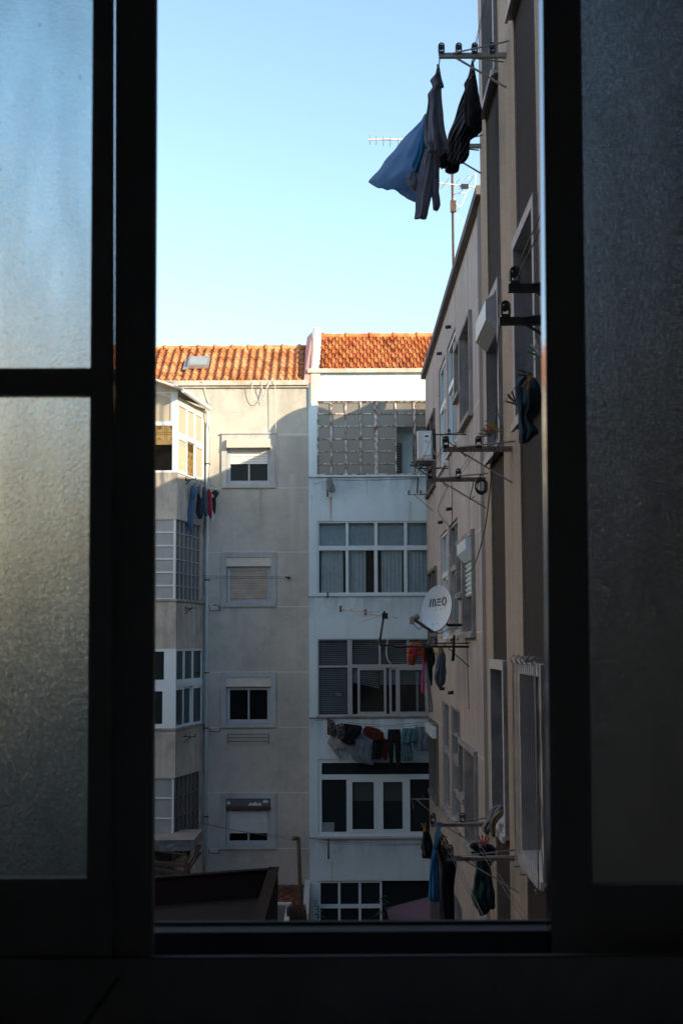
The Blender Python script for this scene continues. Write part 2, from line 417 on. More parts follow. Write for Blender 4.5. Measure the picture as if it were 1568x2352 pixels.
# ================================================================ the room we look out of, and its window
def room():
    def one(name, b, m):
        mb = MB(); mb.box(*b); return struct(mb.build(name, m))
    one('room_floor', (-1.5, 1.1, -.75, 1.55, -1.75, -1.621), M['room'])
    one('room_ceiling', (-1.5, 1.1, -.75, 1.55, 1.35, 1.5), M['room'])
    one('room_wall_back', (-1.5, 1.1, -.9, -.75, -1.62, 1.35), M['room'])
    one('room_wall_left', (-1.65, -1.5, -.75, 1.55, -1.62, 1.35), M['room'])
    one('room_wall_right', (1.1, 1.25, -.75, 1.55, -1.62, 1.35), M['room'])
    # outer wall of our own house with the window opening
    fr = Fr((0, 1.80, 0), (1, 0, 0), (0, 1, 0))
    mb = MB()
    hole = (-.72, .56, -.46, 1.0)
    xs = [-13.0, hole[0], hole[1], 1.25]; zs = [-9.0, hole[2], hole[3], 7.0]
    for i in range(3):
        for j in range(3):
            if i == 1 and j == 1: continue
            mb.box(xs[i], xs[i + 1], 1.55, 1.80, zs[j], zs[j + 1])
    struct(mb.build('room_wall_front', M['own_wall']))
room()

def window():
    t = thing('window', 'dark framed window in the foreground whose frosted panes flank the open gap onto the courtyard', 'window', (0, 1.5, -.42))
    def bar(mb, a, b, c, d, y0, y1):            # corners (u, v): bottom-left, bottom-right, top-right, top-left at depth y0, given real thickness
        q = [P(*p, y0) for p in (a, b, c, d)]
        k = [V((p.x, y1, p.z)) for p in q]
        mb.hexa([q[0], q[1], k[1], k[0], q[3], q[2], k[2], k[3]])
    T, B = -260, 2360
    def le(u0, u1, v0, v1): return lambda v: u0 + (u1 - u0) * (v - v0) / (v1 - v0)
    gl = le(213.5, 200, 0, 2020); st = le(357.5, 350, 0, 2110); s1 = le(256.0, 255.8, 0, 1200); s2 = le(265.4, 263.0, 0, 1000)
    rl = le(1246, 1265, 0, 2110); rg = le(1333, 1360, 0, 2030)
    L, R = -760, 2000
    # left leaf
    mb = MB()
    bar(mb, (gl(B), B), (s1(B), B), (s1(T), T), (gl(T), T), 1.455, 1.4755)
    bar(mb, (L, 907), (gl(907), 907), (gl(845), 845), (L, 847), 1.458, 1.474)
    bar(mb, (L, B), (gl(B), B), (gl(2018), 2018), (L, 2022), 1.458, 1.474)
    lf = mb.build('sash', M['frame_dark'], t)
    mb = MB(); bar(mb, (s2(B), B), (st(B), B), (st(T), T), (s2(T), T), 1.475, 1.492)
    mb.build('stile', M['frame_dark'], lf)
    mb = MB(); q = [(st(B) , B), (st(B) + 2.0, B), (st(T) + 2.0, T), (st(T), T)]
    bar(mb, *q, 1.486, 1.492); mb.build('edge_strip', M['frame_gloss'], lf)
    for (v0, v1) in ((847, T), (2018, 905)):
        mb = MB(); bar(mb, (L, v0 + 3), (gl(v0) + 3, v0 + 3), (gl(v1) + 3, v1), (L, v1), 1.464, 1.468)
        mb.build('frosted_pane', M['frost_l'], lf)
    # right leaf
    mb = MB()
    bar(mb, (rl(B), B), (rg(B), B), (rg(T), T), (rl(T), T), 1.50, 1.531)
    bar(mb, (rg(B), B), (R, B), (R, 2028), (rg(2034), 2034), 1.503, 1.530)
    rf = mb.build('sash', M['frame_dark'], t)
    mb = MB(); bar(mb, (rl(B) - .7, B), (rl(B) - .05, B), (rl(T) - .05, T), (rl(T) - .7, T), 1.5005, 1.5315)
    mb.build('edge_strip', M['frame_gloss'], rf)
    mb = MB(); bar(mb, (rg(2034) - 3, 2037), (R, 2032), (R, T), (rg(T) - 3, T), 1.516, 1.520)
    mb.build('frosted_pane', M['frost_r'], rf)
    # bottom track in steps, and the inner sill board
    def zat(v, y): return P(784, v, y).z
    mb = MB()
    z0 = zat(2117, 1.55); z1_ = zat(2140, 1.515); z2_ = zat(2196, 1.45)
    mb.box(-.9, .95, 1.55, 1.558, -.46, z0)
    mb.box(-.9, .95, 1.5150, 1.5497, -.46, z1_)
    mb.box(-.9, .95, 1.4622, 1.5147, -.46, zat(2200, 1.45) - .03)
    mb.build('bottom_track', M['track'], t)
    mb = MB(); mb.box(-.9, .95, 1.450, 1.456, -.46, zat(2200, 1.45)); ap = mb.build('apron', M['sill'], t)
    mb = MB(); mb.box(-.9, .95, 1.449, 1.457, zat(2200, 1.45) + .0001, zat(2200, 1.45) + .0016); mb.build('edge_strip', M['track'], ap)  # dark cap added so the apron's top edge shows no skylit line
    mb = MB(); mb.box(-.9, .95, 1.20, 1.4497, -.47, -.405); mb.build('sill', M['sill'], t)
    mb = MB(); mb.beam(P(195, 2356, 1.27) , P(272, 2248, 1.42), .003, .004); mb.build('sill_trim', M['frame_gloss'], t)
window()
# ================================================================ far buildings
YA, YB = 33.40, 33.36
GZ = -9.0
def ground():
    mb = MB(); mb.box(-60, 60, 1.8, 120, GZ - .3, GZ); struct(mb.build('ground', M['ground']))
ground()
WTOP = (4.953, 2.153, -.651, -3.43)             # window tops of the beige block

def slats(mb, fr, s0, s1, t0, t1, n, pitch=.05):
    k = max(1, round((t1 - t0) / pitch)); h = (t1 - t0) / k
    for i in range(k):
        a = t0 + i * h
        mb.hexa([fr.p(s0, a + .010, n), fr.p(s1, a + .010, n), fr.p(s1, a + .010, n - .022), fr.p(s0, a + .010, n - .022),
                 fr.p(s0, a + h - .004, n - .012), fr.p(s1, a + h - .004, n - .012), fr.p(s1, a + h - .004, n - .022), fr.p(s0, a + h - .004, n - .022)])

def tile_roof_a(mb, x0, x1, ye, ze, yr, zr, pitch=.189, course=.34):
    n = V((0, -(zr - ze), (yr - ye))).normalized(); up = V((0, yr - ye, zr - ze)); L = up.length; up.normalize()
    nc = round(L / course); h = L / nc
    K = 12; cols = int((x1 - x0) / pitch)
    for c in range(nc):
        rows = []
        for a, lift, sh in ((-.03, .036, 1.04), (h * .5, .024, 1.0), (h + .01, .006, .95)):
            r = []
            for i in range(cols * K + 1):
                ph = (i / K) % 1.0; x = x0 + i / K * pitch
                j = (i // K); w = math.sin(j * 12.9898 + c * 78.233) * .5
                if ph < .5: z = math.sin(ph / .5 * math.pi) ** .75 * .062 * sh
                else: z = -.010 * math.sin((ph - .5) / .5 * math.pi)
                r.append(V((x + w * .004, ye, ze)) + up * (c * h + a + w * .010) + n * (z + lift + w * .003))
            rows.append(r)
        idx = mb.grid(rows, True)
        # butt end of the course
        mb.grid([[p - n * .022 for p in rows[0]], rows[0]], False)
        if c == 0: mb.grid([[V((p.x, ye - .02, ze - .01)) for p in rows[0]], rows[0]], False)

def tile_roof_b(mb, x0, x1, ye, ze, yr, zr, pitch=.17, course=.30):
    n = V((0, -(zr - ze), (yr - ye))).normalized(); up = V((0, yr - ye, zr - ze)); L = up.length; up.normalize()
    nc = 7; h = L / nc
    cols = int((x1 - x0) / pitch)
    prof = ((0, 0), (.06, .030), (.20, .036), (.30, .030), (.36, .004), (.62, .0), (.68, .016), (.80, .018), (.86, .002), (1.0, 0))
    for c in range(nc):
        off = (c % 2) * pitch * .5
        rows = []
        for a, lift in ((-.025, .046), (h * .55, .024), (h + .005, .004)):
            r = []
            for j in range(-1, cols + 1):
                w = math.sin(j * 37.1 + c * 11.7)
                for (f, z) in prof[:-1]:
                    x = min(max(x0 + off + (j + f) * pitch, x0), x1)
                    r.append(V((x, ye, ze)) + up * (c * h + a + w * .008) + n * (z * 1.35 + lift + w * .003))
            rows.append(r)
        mb.grid(rows, False)
        mb.grid([[p - n * .04 for p in rows[0]], rows[0]], False)

def ridge(mb, x0, x1, y, z, r=.085, step=.42):
    k = int((x1 - x0) / step)
    for i in range(k + 1):
        a = x0 + i * step; b = min(x1, a + step + .03)
        if b - a < .05: continue
        mb.tube([(a, y, z), (a + .05, y, z), (a + .051, y, z - .012), (b, y, z - .014)], [r + .012, r + .012, r, r - .004], 10)

def building_a():
    seam = P(709.5, 1400, YA).x
    X0 = -12.0
    b = thing('apartment_building', 'weathered beige rear facade with four shuttered windows under the rounded orange tiles', 'apartment building', (-4, YA, GZ))
    fr = Fr((0, YA, 0), (1, 0, 0), (0, -1, 0))
    ze = P(600, 886, YA).z
    holes = []
    SX0, SX1 = -2.824, -1.541; W = .125
    for t in WTOP: holes.append((SX0 + W - .04, SX1 - W + .04, t - 1.28 + .05, t - W + .04))
    C1 = P(405, 1400, 31.3); C2 = P(469, 1400, YA - .001)
    mb = MB(); fr.wall(mb, X0, seam, GZ, ze + .02, holes, 0, .22)
    mb.box(X0, seam, YA + .24, YA + .3, GZ, ze)
    b_wall = mb.build('wall', M['a_wall'], b)
    mb = MB(); mb.box(X0, seam + .004, YA - .10, YA + .02, ze, ze + .115); mb.box(X0, seam + .002, YA - .05, YA + .02, ze - .05, ze - .001)
    mb.build('cornice', M['cornice'], b)
    # roof
    ye, zz, yr, zr = YA - .05, ze + .105, YA + 1.72, P(560, 797, YA + 1.72).z - .06
    mb = MB(); tile_roof_a(mb, -9.05, seam - .02, ye, zz, yr, zr)
    mb.hexa([(X0, ye, zz - .06), (seam, ye, zz - .06), (seam, yr, zr - .05), (X0, yr, zr - .05), (X0, ye, zz - .005), (seam, ye, zz - .005), (seam, yr, zr + .0), (X0, yr, zr + .0)])
    rf = mb.build('roof', M['tile_a'], b)
    mb = MB(); ridge(mb, -9.05, seam - .05, yr, zr + .03); mb.build('ridge_tiles', M['tile_a'], rf)
    mb = MB(); mb.hexa([(X0, yr, zr - .05), (seam, yr, zr - .05), (seam, yr + 3, zr - 2), (X0, yr + 3, zr - 2), (X0, yr, zr), (seam, yr, zr), (seam, yr + 3, zr - 1.95), (X0, yr + 3, zr - 1.95)])
    mb.build('rear_slope', M['tile_a'], rf)
    # skylight lying on the tiles
    q = []
    upv = V((0, yr - ye, zr - zz)).normalized(); nn = V((0, -upv.z, upv.y))
    def onroof(u, v):
        d = ray(u, v); o = V((0, ye, zz)); k = o.dot(nn) / d.dot(nn); return d * k
    a, b2, c, d = onroof(430, 852), onroof(479, 852), onroof(483, 831), onroof(436, 831)
    for p in (a, b2, c, d): pass
    sk = MB(); sk.hexa([p + nn * .06 for p in (a, b2, c, d)] + [p + nn * .15 for p in (a, b2, c, d)]); so = sk.build('skylight', M['galv'], b)
    cxy = (a + b2 + c + d) / 4
    sk = MB(); sk.hexa([cxy + (p - cxy) * .84 + nn * .150 for p in (a, b2, c, d)] + [cxy + (p - cxy) * .84 + nn * .156 for p in (a, b2, c, d)]); sk.build('pane', M['pane_pale'], so)
    sk = MB(); e1, e2 = onroof(420, 857), onroof(431, 857); e3, e4 = onroof(436, 834), onroof(427, 834)
    sk.hexa([p + nn * .085 for p in (e1, e2, e3, e4)] + [p + nn * .10 for p in (e1, e2, e3, e4)]); sk.build('flashing', M['galv'], so)
    # ---- four windows
    conf = [(M['box_tan'], M['shutter_white'], .46), (M['box_tan'], M['shutter_tan'], 1.0), (M['box_tan'], M['shutter_tan'], .0), (M['box_dark'], M['shutter_grey'], .72)]
    for k, t in enumerate(WTOP):
        bx, sh, frac = conf[k]
        lo = t - 1.28
        mb = MB(); fr.ring(mb, SX0, SX1, lo, t, W, -.02, .045, .09)
        if k == 0: fr.box(mb, SX0 - .02, SX1 + .02, t + .002, t + .03, 0, .07)
        w = mb.build('window', M['surround'], b)
        i0, i1, j0, j1 = SX0 + W, SX1 - W, lo + .09, t - W
        mb = MB(); bh = .21 if k != 3 else .17
        pr = .16 if k == 0 else .06
        o = -.02
        mb.hexa([fr.p(i0 + .0, j1 - bh, pr), fr.p(i1, j1 - bh, pr), fr.p(i1, j1 - bh, o), fr.p(i0, j1 - bh, o),
                 fr.p(i0, j1 - .003, pr - .03), fr.p(i1, j1 - .003, pr - .03), fr.p(i1, j1 - .003, o), fr.p(i0, j1 - .003, o)])
        mb.build('shutter_box', bx, w)
        if k == 3:
            mb = MB(); fr.box(mb, i0, i1, j1 - bh - .08, j1 - bh - .002, .0, .07); mb.build('box_board', M['rust'], w)
            for (q0, q1, h0, h1) in ((.5, .8, .0, .55), (.82, .95, .35, .8), (.03, .1, .2, .8)):
                mb = MB(); pts = []
                n_ = 9
                base = [(i0 + (i1 - i0) * (q0 + (q1 - q0) * x / n_), j1 - bh + bh * h0 + .01) for x in range(n_ + 1)]
                rng = random.Random(int(q0 * 100))
                topp = [(x, y + bh * (h1 - h0) * (.35 + .65 * rng.random()) * (1 if 0 < ii < n_ else .3)) for ii, (x, y) in enumerate(base)]
                sl = lambda tt: pr - .03 * (tt - (j1 - bh)) / bh + .003
                mb.grid([[fr.p(x, y, sl(y)) for x, y in base], [fr.p(x, y, sl(y)) for x, y in topp]], False)
                mb.build('bare_patch', M['box_tan'], w)
        jt = j1 - bh - (.08 if k == 3 else 0)
        mb = MB(); fr.ring(mb, i0 + .004, i1 - .004, j0 + .004, j1 - bh - .004, .075, -.10, -.03, .05)
        a0, a1 = i0 + .079, i1 - .079
        mid = (a0 + a1) / 2
        fr.box(mb, mid - .02, mid + .02, j0 + .054, j1 - bh - .08, -.115, -.06)
        fr.box(mb, a0, a1, j0 + .054, j0 + .09, -.12, -.07)
        mb.build('window_frame', M['alu_dull'], w)
        mb = MB(); fr.box(mb, a0, a1, j0 + .06, j1 - bh - .01, -.135, -.125); mb.build('pane', M['pane'], w)
        if frac > 0:
            top = jt - .002; bot = top - (top - (j0 + .055)) * frac
            mb = MB(); slats(mb, fr, a0 + .002, a1 - .002, bot + .05, top, -.035, .058); fr.box(mb, a0 + .002, a1 - .002, bot, bot + .046, -.05, -.03); fr.box(mb, a0 + .003, a1 - .003, bot + .046, top, -.056, -.051)
            mb.build('roller_shutter', sh, w)
        if k == 2:
            mb = MB(); mb.grid([[fr.p(a1 - .16 + i * .02, z, -.165 + .01 * math.sin(i * 2.1)) for i in range(9)] for z in (j0 + .07, j1 - bh - .02)], True)
            mb.build('curtain', M['curtain'], w)
    # ---- stacked enclosed balconies at the left
    fx = Fr((-9.0, 31.3, 0), (1, 0, 0), (0, -1, 0)); LX = C1.x + 9.0
    sv = V((C2.x - C1.x, C2.y - C1.y, 0)); LS = sv.length; sv.normalize()
    fs = Fr((C1.x, C1.y, 0), sv, (sv.y, -sv.x, 0))
    zv = lambda v: P(400, v, 31.3).z
    levels = [(zv(878), zv(1085), zv(1192)), (zv(1192), zv(1377), zv(1490)), (zv(1490), zv(1674), zv(1787)), (zv(1787), zv(1975), zv(2080))]
    mb = MB()
    for (t0, s_, bt) in levels:
        top = s_ if t0 != levels[0][0] else s_
        # parapet as a solid tray: front and side walls plus slab
        fx.box(mb, 0, LX, bt, top, -.16, 0)
        fs.box(mb, 0, LS - .01, bt, top, -.16, -.0005)
        mb.hexa([(-9, 31.46, bt + .002), (C1.x - .16, 31.46, bt + .002), (C2.x - .16, YA - .01, bt + .002), (-9, YA - .01, bt + .002)] + [(-9, 31.46, bt + .14), (C1.x - .16, 31.46, bt + .14), (C2.x - .16, YA - .01, bt + .14), (-9, YA - .01, bt + .14)])
    mb.build('balcony_parapets', M['bay_wall'], b)
    for (t0, s_, bt) in levels[1:3]:
        mb = MB(); za_, zb_ = s_ - .035, s_ + .012
        o_ = [fx.p(0, 0, .025), fx.p(LX + .025, 0, .025), fs.p(LS - .02, 0, .025)]; i_ = [fx.p(0, 0, -.17), fx.p(LX - .19, 0, -.17), fs.p(LS - .02, 0, -.17)]
        for k in (0, 1):
            mb.hexa([V((*p.xy, za_)) for p in (o_[k], o_[k + 1], i_[k + 1], i_[k])] + [V((*p.xy, zb_)) for p in (o_[k], o_[k + 1], i_[k + 1], i_[k])])
        mb.build('balcony_ledge', M['stone_dirty'], b)
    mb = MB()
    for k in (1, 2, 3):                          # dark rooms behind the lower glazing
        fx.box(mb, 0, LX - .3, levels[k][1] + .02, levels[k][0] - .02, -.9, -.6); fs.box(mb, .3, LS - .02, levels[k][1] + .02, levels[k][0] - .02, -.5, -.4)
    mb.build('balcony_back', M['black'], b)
    # top balcony: fascia, glazing, tiled room inside
    t0, s0, _ = levels[0]
    tt = zv(905)
    mb = MB(); fx.box(mb, 0, LX, tt + .05, t0 + .02, -.1, -.002); mb.build('fascia', M['cornice'], b)
    wx = [LX - 4.1, LX - 3.0, LX - 2.0, LX - 1.0, LX - .11]
    mb = MB()
    fx.box(mb, LX - .11, LX, s0, tt + .05, -.11, .004)                       # corner post
    for i in range(4):
        fx.ring(mb, wx[i], wx[i + 1], zv(972), tt + .05, .04, -.06, -.01)
        fx.box(mb, wx[i], wx[i + 1], zv(972) - .05, zv(972), -.08, .0)
        fx.box(mb, wx[i] - .02, wx[i] + .02, s0, zv(972) - .05, -.07, -.01)
    fx.box(mb, wx[0], wx[4], s0, s0 + .045, -.08, .0)
    bw = mb.build('balcony_window', M['alu'], b)
    mb = MB()
    for i in range(4): fx.box(mb, wx[i] + .04, wx[i + 1] - .04, zv(972) + .04, tt + .01, -.04, -.03)
    for i in (0, 1): fx.box(mb, wx[i] + .02, wx[i + 1] - .02, s0 + .045, zv(972) - .05, -.04, -.03)
    mb.build('pane', M['pane_warm'], bw)
    # side glazing of the top balcony: three fixed lights over sliding sashes, the middle open
    sd = lambda u, v: (lambda d: (d * ((fs.O - V((0, 0, 0))).dot(fs.N) / d.dot(fs.N))))(ray(u, v))
    def st(u, v):
        p = sd(u, v); q = p - fs.O; return q.dot(fs.S), p.z
    e = [.06, .76, 1.36, LS - .14]
    zm = 4.68; zl = s0 + .0
    ztop = 5.36
    mb = MB()
    for i in range(3): fs.ring(mb, e[i], e[i + 1], zm, ztop, .035, -.06, -.005)
    fs.box(mb, e[0], e[3], zm - .07, zm, -.09, .012)
    fs.ring(mb, e[0], e[1] + .02, zl + .03, zm - .07, .045, -.05, -.005); fs.ring(mb, e[2] - .03, e[3], zl + .03, zm - .07, .05, -.035, .012)
    fs.box(mb, .02, LS - .03, zl, zl + .03, -.1, .015)
    sw = mb.build('balcony_window', M['alu'], b)
    mb = MB()
    for i in range(3): fs.box(mb, e[i] + .035, e[i + 1] - .035, zm + .035, ztop - .035, -.035, -.028)
    fs.box(mb, e[0] + .045, e[1] - .025, zl + .075, zm - .115, -.03, -.024); fs.box(mb, e[2] + .02, e[3] - .05, zl + .08, zm - .12, -.015, -.01)
    mb.build('pane', M['pane_warm'], sw)
    mb = MB(); fs.box(mb, LS - .139, LS - .012, zl, ztop + .1, -.1, -.004); fs.box(mb, .0, LS - .02, ztop + .001, ztop + .16, -.1, -.006)
    mb.build('balcony_pier', M['bay_wall'], b)
    mb = MB(); zi = P(380, 1020, 32.2).z; mb.box(-8.9, -3.75, 32.2, 32.24, zi, 5.4)
    mb.hexa([fs.p(.9, zl, -.2), fs.p(LS - .03, zl, -.2), fs.p(LS - .03, zl, -.24), fs.p(.9, zl, -.24), fs.p(.9, 5.3, -.2), fs.p(LS - .03, 5.3, -.2), fs.p(LS - .03, 5.3, -.24), fs.p(.9, 5.3, -.24)])
    mb.build('tiled_wall', M['flower_tile'], b)
    mb = MB(); mb.box(-8.9, -3.76, 32.15, 32.198, zi - .02, zi + .10); mb.build('door_lintel', M['yellow_wall'], b)
    mb = MB(); mb.box(-8.9, -3.77, 32.21, 32.25, zl - .1, zi - .021); mb.build('door', M['black'], b)
    # lean-to roof over it with ribbed sheet and gutter
    g1 = P(418.5, 896, 30.97); g2 = P(479, 937, 33.32)
    gdir = (g2 - g1).normalized()
    mb = MB(); nr = 60
    rows = []
    for (dx, dz) in ((.02, .035), (-.65, .27), (-1.5, .52), (-4.5, .56)):
        rows.append([g1 + gdir * ((g2 - g1).length * i / (nr * 2)) + V((dx, 0, dz + .018 * math.sin(i * math.pi / 2 * 1.0))) for i in range(nr * 2 + 1)])
    mb.grid(rows, True); mb.grid([[p - V((0, 0, .03)) for p in r] for r in rows], True)
    mb.grid([[r[0] for r in rows], [r[0] - V((0, 0, .03)) for r in rows]], False)
    mb.grid([rows[0], [p - V((0, 0, .03)) for p in rows[0]]], False)
    mb.build('balcony_roof', M['cornice'], b)
    mb = MB(); pr_ = []
    for i in range(9):
        a = math.pi * (1 + i / 8); pr_.append((math.cos(a) * .06, math.sin(a) * .065))
    side = V((gdir.y, -gdir.x, 0)).normalized()
    out_ = [[p + side * (x + .03) + V((0, 0, z)) for (x, z) in pr_] for p in (g1, g2)]
    inn = [[p + side * (x * .86 + .03) + V((0, 0, z * .86)) for (x, z) in pr_] for p in (g1, g2)]
    mb.grid(out_, True); mb.grid(inn, True)
    for k in (0, 1): mb.grid([out_[k], inn[k]], False)
    for j in (0, 8): mb.grid([[out_[0][j], inn[0][j]], [out_[1][j], inn[1][j]]], False)
    mb.poly(out_[0][::-1])
    mb.build('gutter', M['pvc'], b)
    # second level: small-paned grids
    def grid_win(level, mats2, rows_, sc, fc):
        t0, s_, _ = levels[level]; lo, hi = s_ + .013, t0 - .002
        mb = MB(); N = 5; w_ = .62
        for i in range(N + 1):
            x = LX - .05 - i * w_; fx.box(mb, x - .022, x + .022, lo, hi, -.07, -.012)
        for j in range(rows_ + 1):
            z = lo + (hi - lo) * j / rows_; z0_, z1_ = max(lo, z - .016), min(hi, z + .016)
            fx.box(mb, LX - .05 - N * w_, LX - .05, z0_, z1_, -.064, -.018)
        g = mb.build('balcony_window', M['alu'], b)
        mb = MB(); fx.box(mb, LX - .05 - N * w_, LX - .06, lo + .003, hi - .003, -.05, -.04); mb.build('pane', fc, g)
        mb = MB(); n2 = 6; a0, a1 = .02, LS - .3
        for i in range(n2 + 1):
            x = a0 + (a1 - a0) * i / n2; fs.box(mb, x - .012, x + .012, lo, hi, -.07, -.02)
        for j in range(rows_ + 1):
            z = lo + (hi - lo) * j / rows_; fs.box(mb, a0, a1, max(lo, z - .01), min(hi, z + .01), -.066, -.024)
        g2_ = mb.build('balcony_window', mats2, b)
        mb = MB(); fs.box(mb, a0, a1, lo + .003, hi - .003, -.055, -.045); mb.build('pane', sc, g2_)
        mb = MB(); fs.box(mb, a1 + .013, LS - .012, lo, hi, -.1, -.01); mb.build('balcony_pier', M['bay_wall'], b)
    grid_win(1, M['alu_grey'], 6, M['pane_darkgrid'], M['pane_pale'])
    grid_win(3, M['stone_dark'], 4, M['pane_darkgrid'], M['pane_pale'])
    # third level: white plastic windows with dark panes
    t0, s_, _ = levels[2]; lo, hi = s_ + .013, t0 - .002; zmid = lo + (hi - lo) * .545
    mb = MB(); fx.box(mb, LX - .20, LX, lo, hi, -.12, .006)
    for i in range(3):
        x1 = LX - .20 - i * 1.05; x0_ = x1 - 1.05
        fx.ring(mb, x0_, x1, zmid + .05, hi, .06, -.07, -.005); fx.ring(mb, x0_, x1, lo, zmid - .05, .09, -.07, .0)
        fx.box(mb, x0_, x1, zmid - .05, zmid + .05, -.08, -.01)
    g = mb.build('balcony_window', M['pvc'], b)
    mb = MB()
    for i in range(3):
        x1 = LX - .20 - i * 1.05; fx.box(mb, x1 - .99, x1 - .06, zmid + .11, hi - .06, -.05, -.04); fx.box(mb, x1 - .96, x1 - .09, lo + .09, zmid - .14, -.05, -.04)
    mb.build('pane', M['pane_dim'], g)
    mb = MB(); ee = [.0, .62, 1.28, LS - .12]
    fs.box(mb, 0, LS - .12, zmid - .06, zmid + .06, -.09, .004)
    for i in range(3):
        fs.ring(mb, ee[i] + .002, ee[i + 1], zmid + .06, hi, .05, -.06, -.006)
        fs.ring(mb, ee[i] + .002, ee[i + 1], lo, zmid - .06, .055, -.05 if i != 1 else -.085, -.006 if i != 1 else -.051)
    g = mb.build('balcony_window', M['pvc'], b)
    mb = MB()
    for i in range(3): fs.box(mb, ee[i] + .05, ee[i + 1] - .05, zmid + .11, hi - .05, -.04, -.03); fs.box(mb, ee[i] + .055, ee[i + 1] - .055, lo + .055, zmid - .115, -.033 if i != 1 else -.07, -.027 if i != 1 else -.064)
    mb.build('pane', M['pane_blue'], g)
    mb = MB(); fs.box(mb, LS - .119, LS - .012, lo, hi, -.1, -.01); mb.build('balcony_pier', M['bay_wall'], b)
building_a()

def building_b():
    seam = P(709.5, 1400, YA).x
    x1 = 5.2
    b = thing('apartment_building', 'white rendered rear facade with wide window bands beneath the staggered orange tiles', 'apartment building', (1, YB, GZ))
    fr = Fr((0, YB, 0), (1, 0, 0), (0, -1, 0))
    X = lambda u, v: P(u, v, YB).x
    Z = lambda v, u=800: P(u, v, YB).z
    ze = Z(857)
    tops = [(Z(920.7), Z(1091)), (Z(1197), Z(1365)), (Z(1467.4), Z(1644)), (Z(1743.8), Z(1920.4)), (Z(2023), Z(2210))]
    xl = X(729, 1400); xr = 3.6
    holes = [(xl, xr, lo, hi) for hi, lo in tops]
    mb = MB(); fr.wall(mb, seam, x1, GZ, ze + .02, holes, 0, .30); mb.box(seam, x1, YB + .9, YB + 1, GZ, ze)
    mb.poly([(seam, YB, GZ), (seam, YB + .5, GZ), (seam, YB + .5, ze), (seam, YB, ze)])
    mb.build('wall', M['b_wall'], b)
    mb = MB(); mb.box(seam - .02, x1, YB - .09, YB + .05, ze, ze + .10); mb.build('cornice', M['cornice'], b)
    mb = MB()
    for v in (1096, 1370, 1648.5, 1924):
        z = Z(v); mb.box(seam, x1, YB - .018, YB + .01, z - .014, z + .012)
    mb.build('string_course', M['stone_dirty'], b)
    ye, zz, yr = YB - .03, ze + .10, YB + 1.66; zr = P(850, 771, yr).z - .05
    xw = X(736, 800)
    mb = MB(); tile_roof_b(mb, xw, 3.6, ye, zz, yr, zr)
    mb.hexa([(seam, ye + .03, zz - .06), (x1, ye + .03, zz - .06), (x1, yr, zr - .06), (seam, yr, zr - .06), (seam, ye + .03, zz - .002), (x1, ye + .03, zz - .002), (x1, yr, zr - .002), (seam, yr, zr - .002)])
    rf = mb.build('roof', M['tile_b'], b)
    mb = MB(); ridge(mb, xw, 3.6, yr, zr + .05, .075, .59); mb.build('ridge_tiles', M['tile_b'], rf)
    # fire wall up the verge
    upz = (zr - zz) / (yr - ye)
    mb = MB(); ys = [ye - .02, ye + .5, ye + 1.0, ye + 1.45, yr + .12]
    L_, R_ = X(714, 848), xw
    lift = [.01, .05, .07, .15, .16]
    lows = [V((L_, y, zz + (y - ye) * upz - 1.0)) for y in ys]
    rows = [[V((L_ + .004 * i, y, zz + (y - ye) * upz - .9)), V((L_ + .004 * i, y, zz + (y - ye) * upz + lift[i] + .02)), V((L_ + .05, y, zz + (y - ye) * upz + lift[i] + .05)), V((R_ - .03, y, zz + (y - ye) * upz + lift[i] + .05)), V((R_, y, zz + (y - ye) * upz + lift[i])), V((R_, y, zz + (y - ye) * upz - .1))] for i, y in enumerate(ys)]
    mb.grid(rows, False); mb.poly(rows[0][::-1]); mb.poly(rows[-1])
    fw = mb.build('fire_wall', M['pink_pale'], b)
    mb = MB(); mb.hexa([(seam - .12, ye, zz - .35), (L_ - .002, ye, zz - .35), (L_ - .002, yr, zr - .35), (seam - .12, yr, zr - .35), (seam - .07, ye, zz - .05), (L_ - .002, ye, zz + .0), (L_ - .002, yr, zr + .16), (seam - .07, yr, zr + .02)])
    mb.build('fire_wall_flank', M['pink'], b)
    # ---- window bands
    def vb(mb, u, half, t0, t1, n0, n1, v): x = X(u, v); fr.box(mb, x - half, x + half, t0, t1, n0, n1)
    # 1: rusty steel grid
    hi, lo = tops[0]
    us = [z3(q, 900)[0] for q in (278, 410, 543, 857, 1025)] + [1010, 1040]
    zs = [Z(z3(0, q)[1]) for q in (793, 905, 1018, 1130, 1242)]
    open0, open1 = X(z3(857, 0)[0], 1000), X(z3(1025, 0)[0], 1000)
    mb = MB(); fr.ring(mb, xl + .002, xr, lo + .002, hi - .002, .03, -.10, -.03)
    for i, u in enumerate(us): vb(mb, u, .020 if i < 4 else .024, lo + .03, hi - .03, -.095, -.035, 1000)
    vb(mb, z3(680, 0)[0], .042, lo + .03, hi - .03, -.10, -.02, 1000)
    for i, z in enumerate(zs):
        fr.box(mb, xl + .03, open0 - .026, z - .015, z + .015, -.09, -.04)
        if i < 2: fr.box(mb, open0 + .026, xr, z - .015, z + .015, -.09, -.04)
    g = mb.build('window', M['rusty'], b)
    mb = MB(); fr.box(mb, xl + .03, open0 - .01, lo + .03, hi - .03, -.07, -.06); fr.box(mb, open0 + .01, xr, zs[1] - .01, hi - .03, -.07, -.06); mb.build('pane', M['pane_obscure'], g)
    mb = MB(); fr.box(mb, open0 - .1, xr + .4, lo, hi, -.75, -.7); mb.build('inner_wall', M['b_wall'], g)
    mb = MB(); fr.ring(mb, open0 + .02, open0 + .16, lo + .01, zs[1] - .35, .03, -.5, -.45); slats(mb, fr, open0 + .05, open0 + .13, lo + .04, zs[1] - .4, -.46, .06); mb.build('shutter', M['stone_dark'], g)
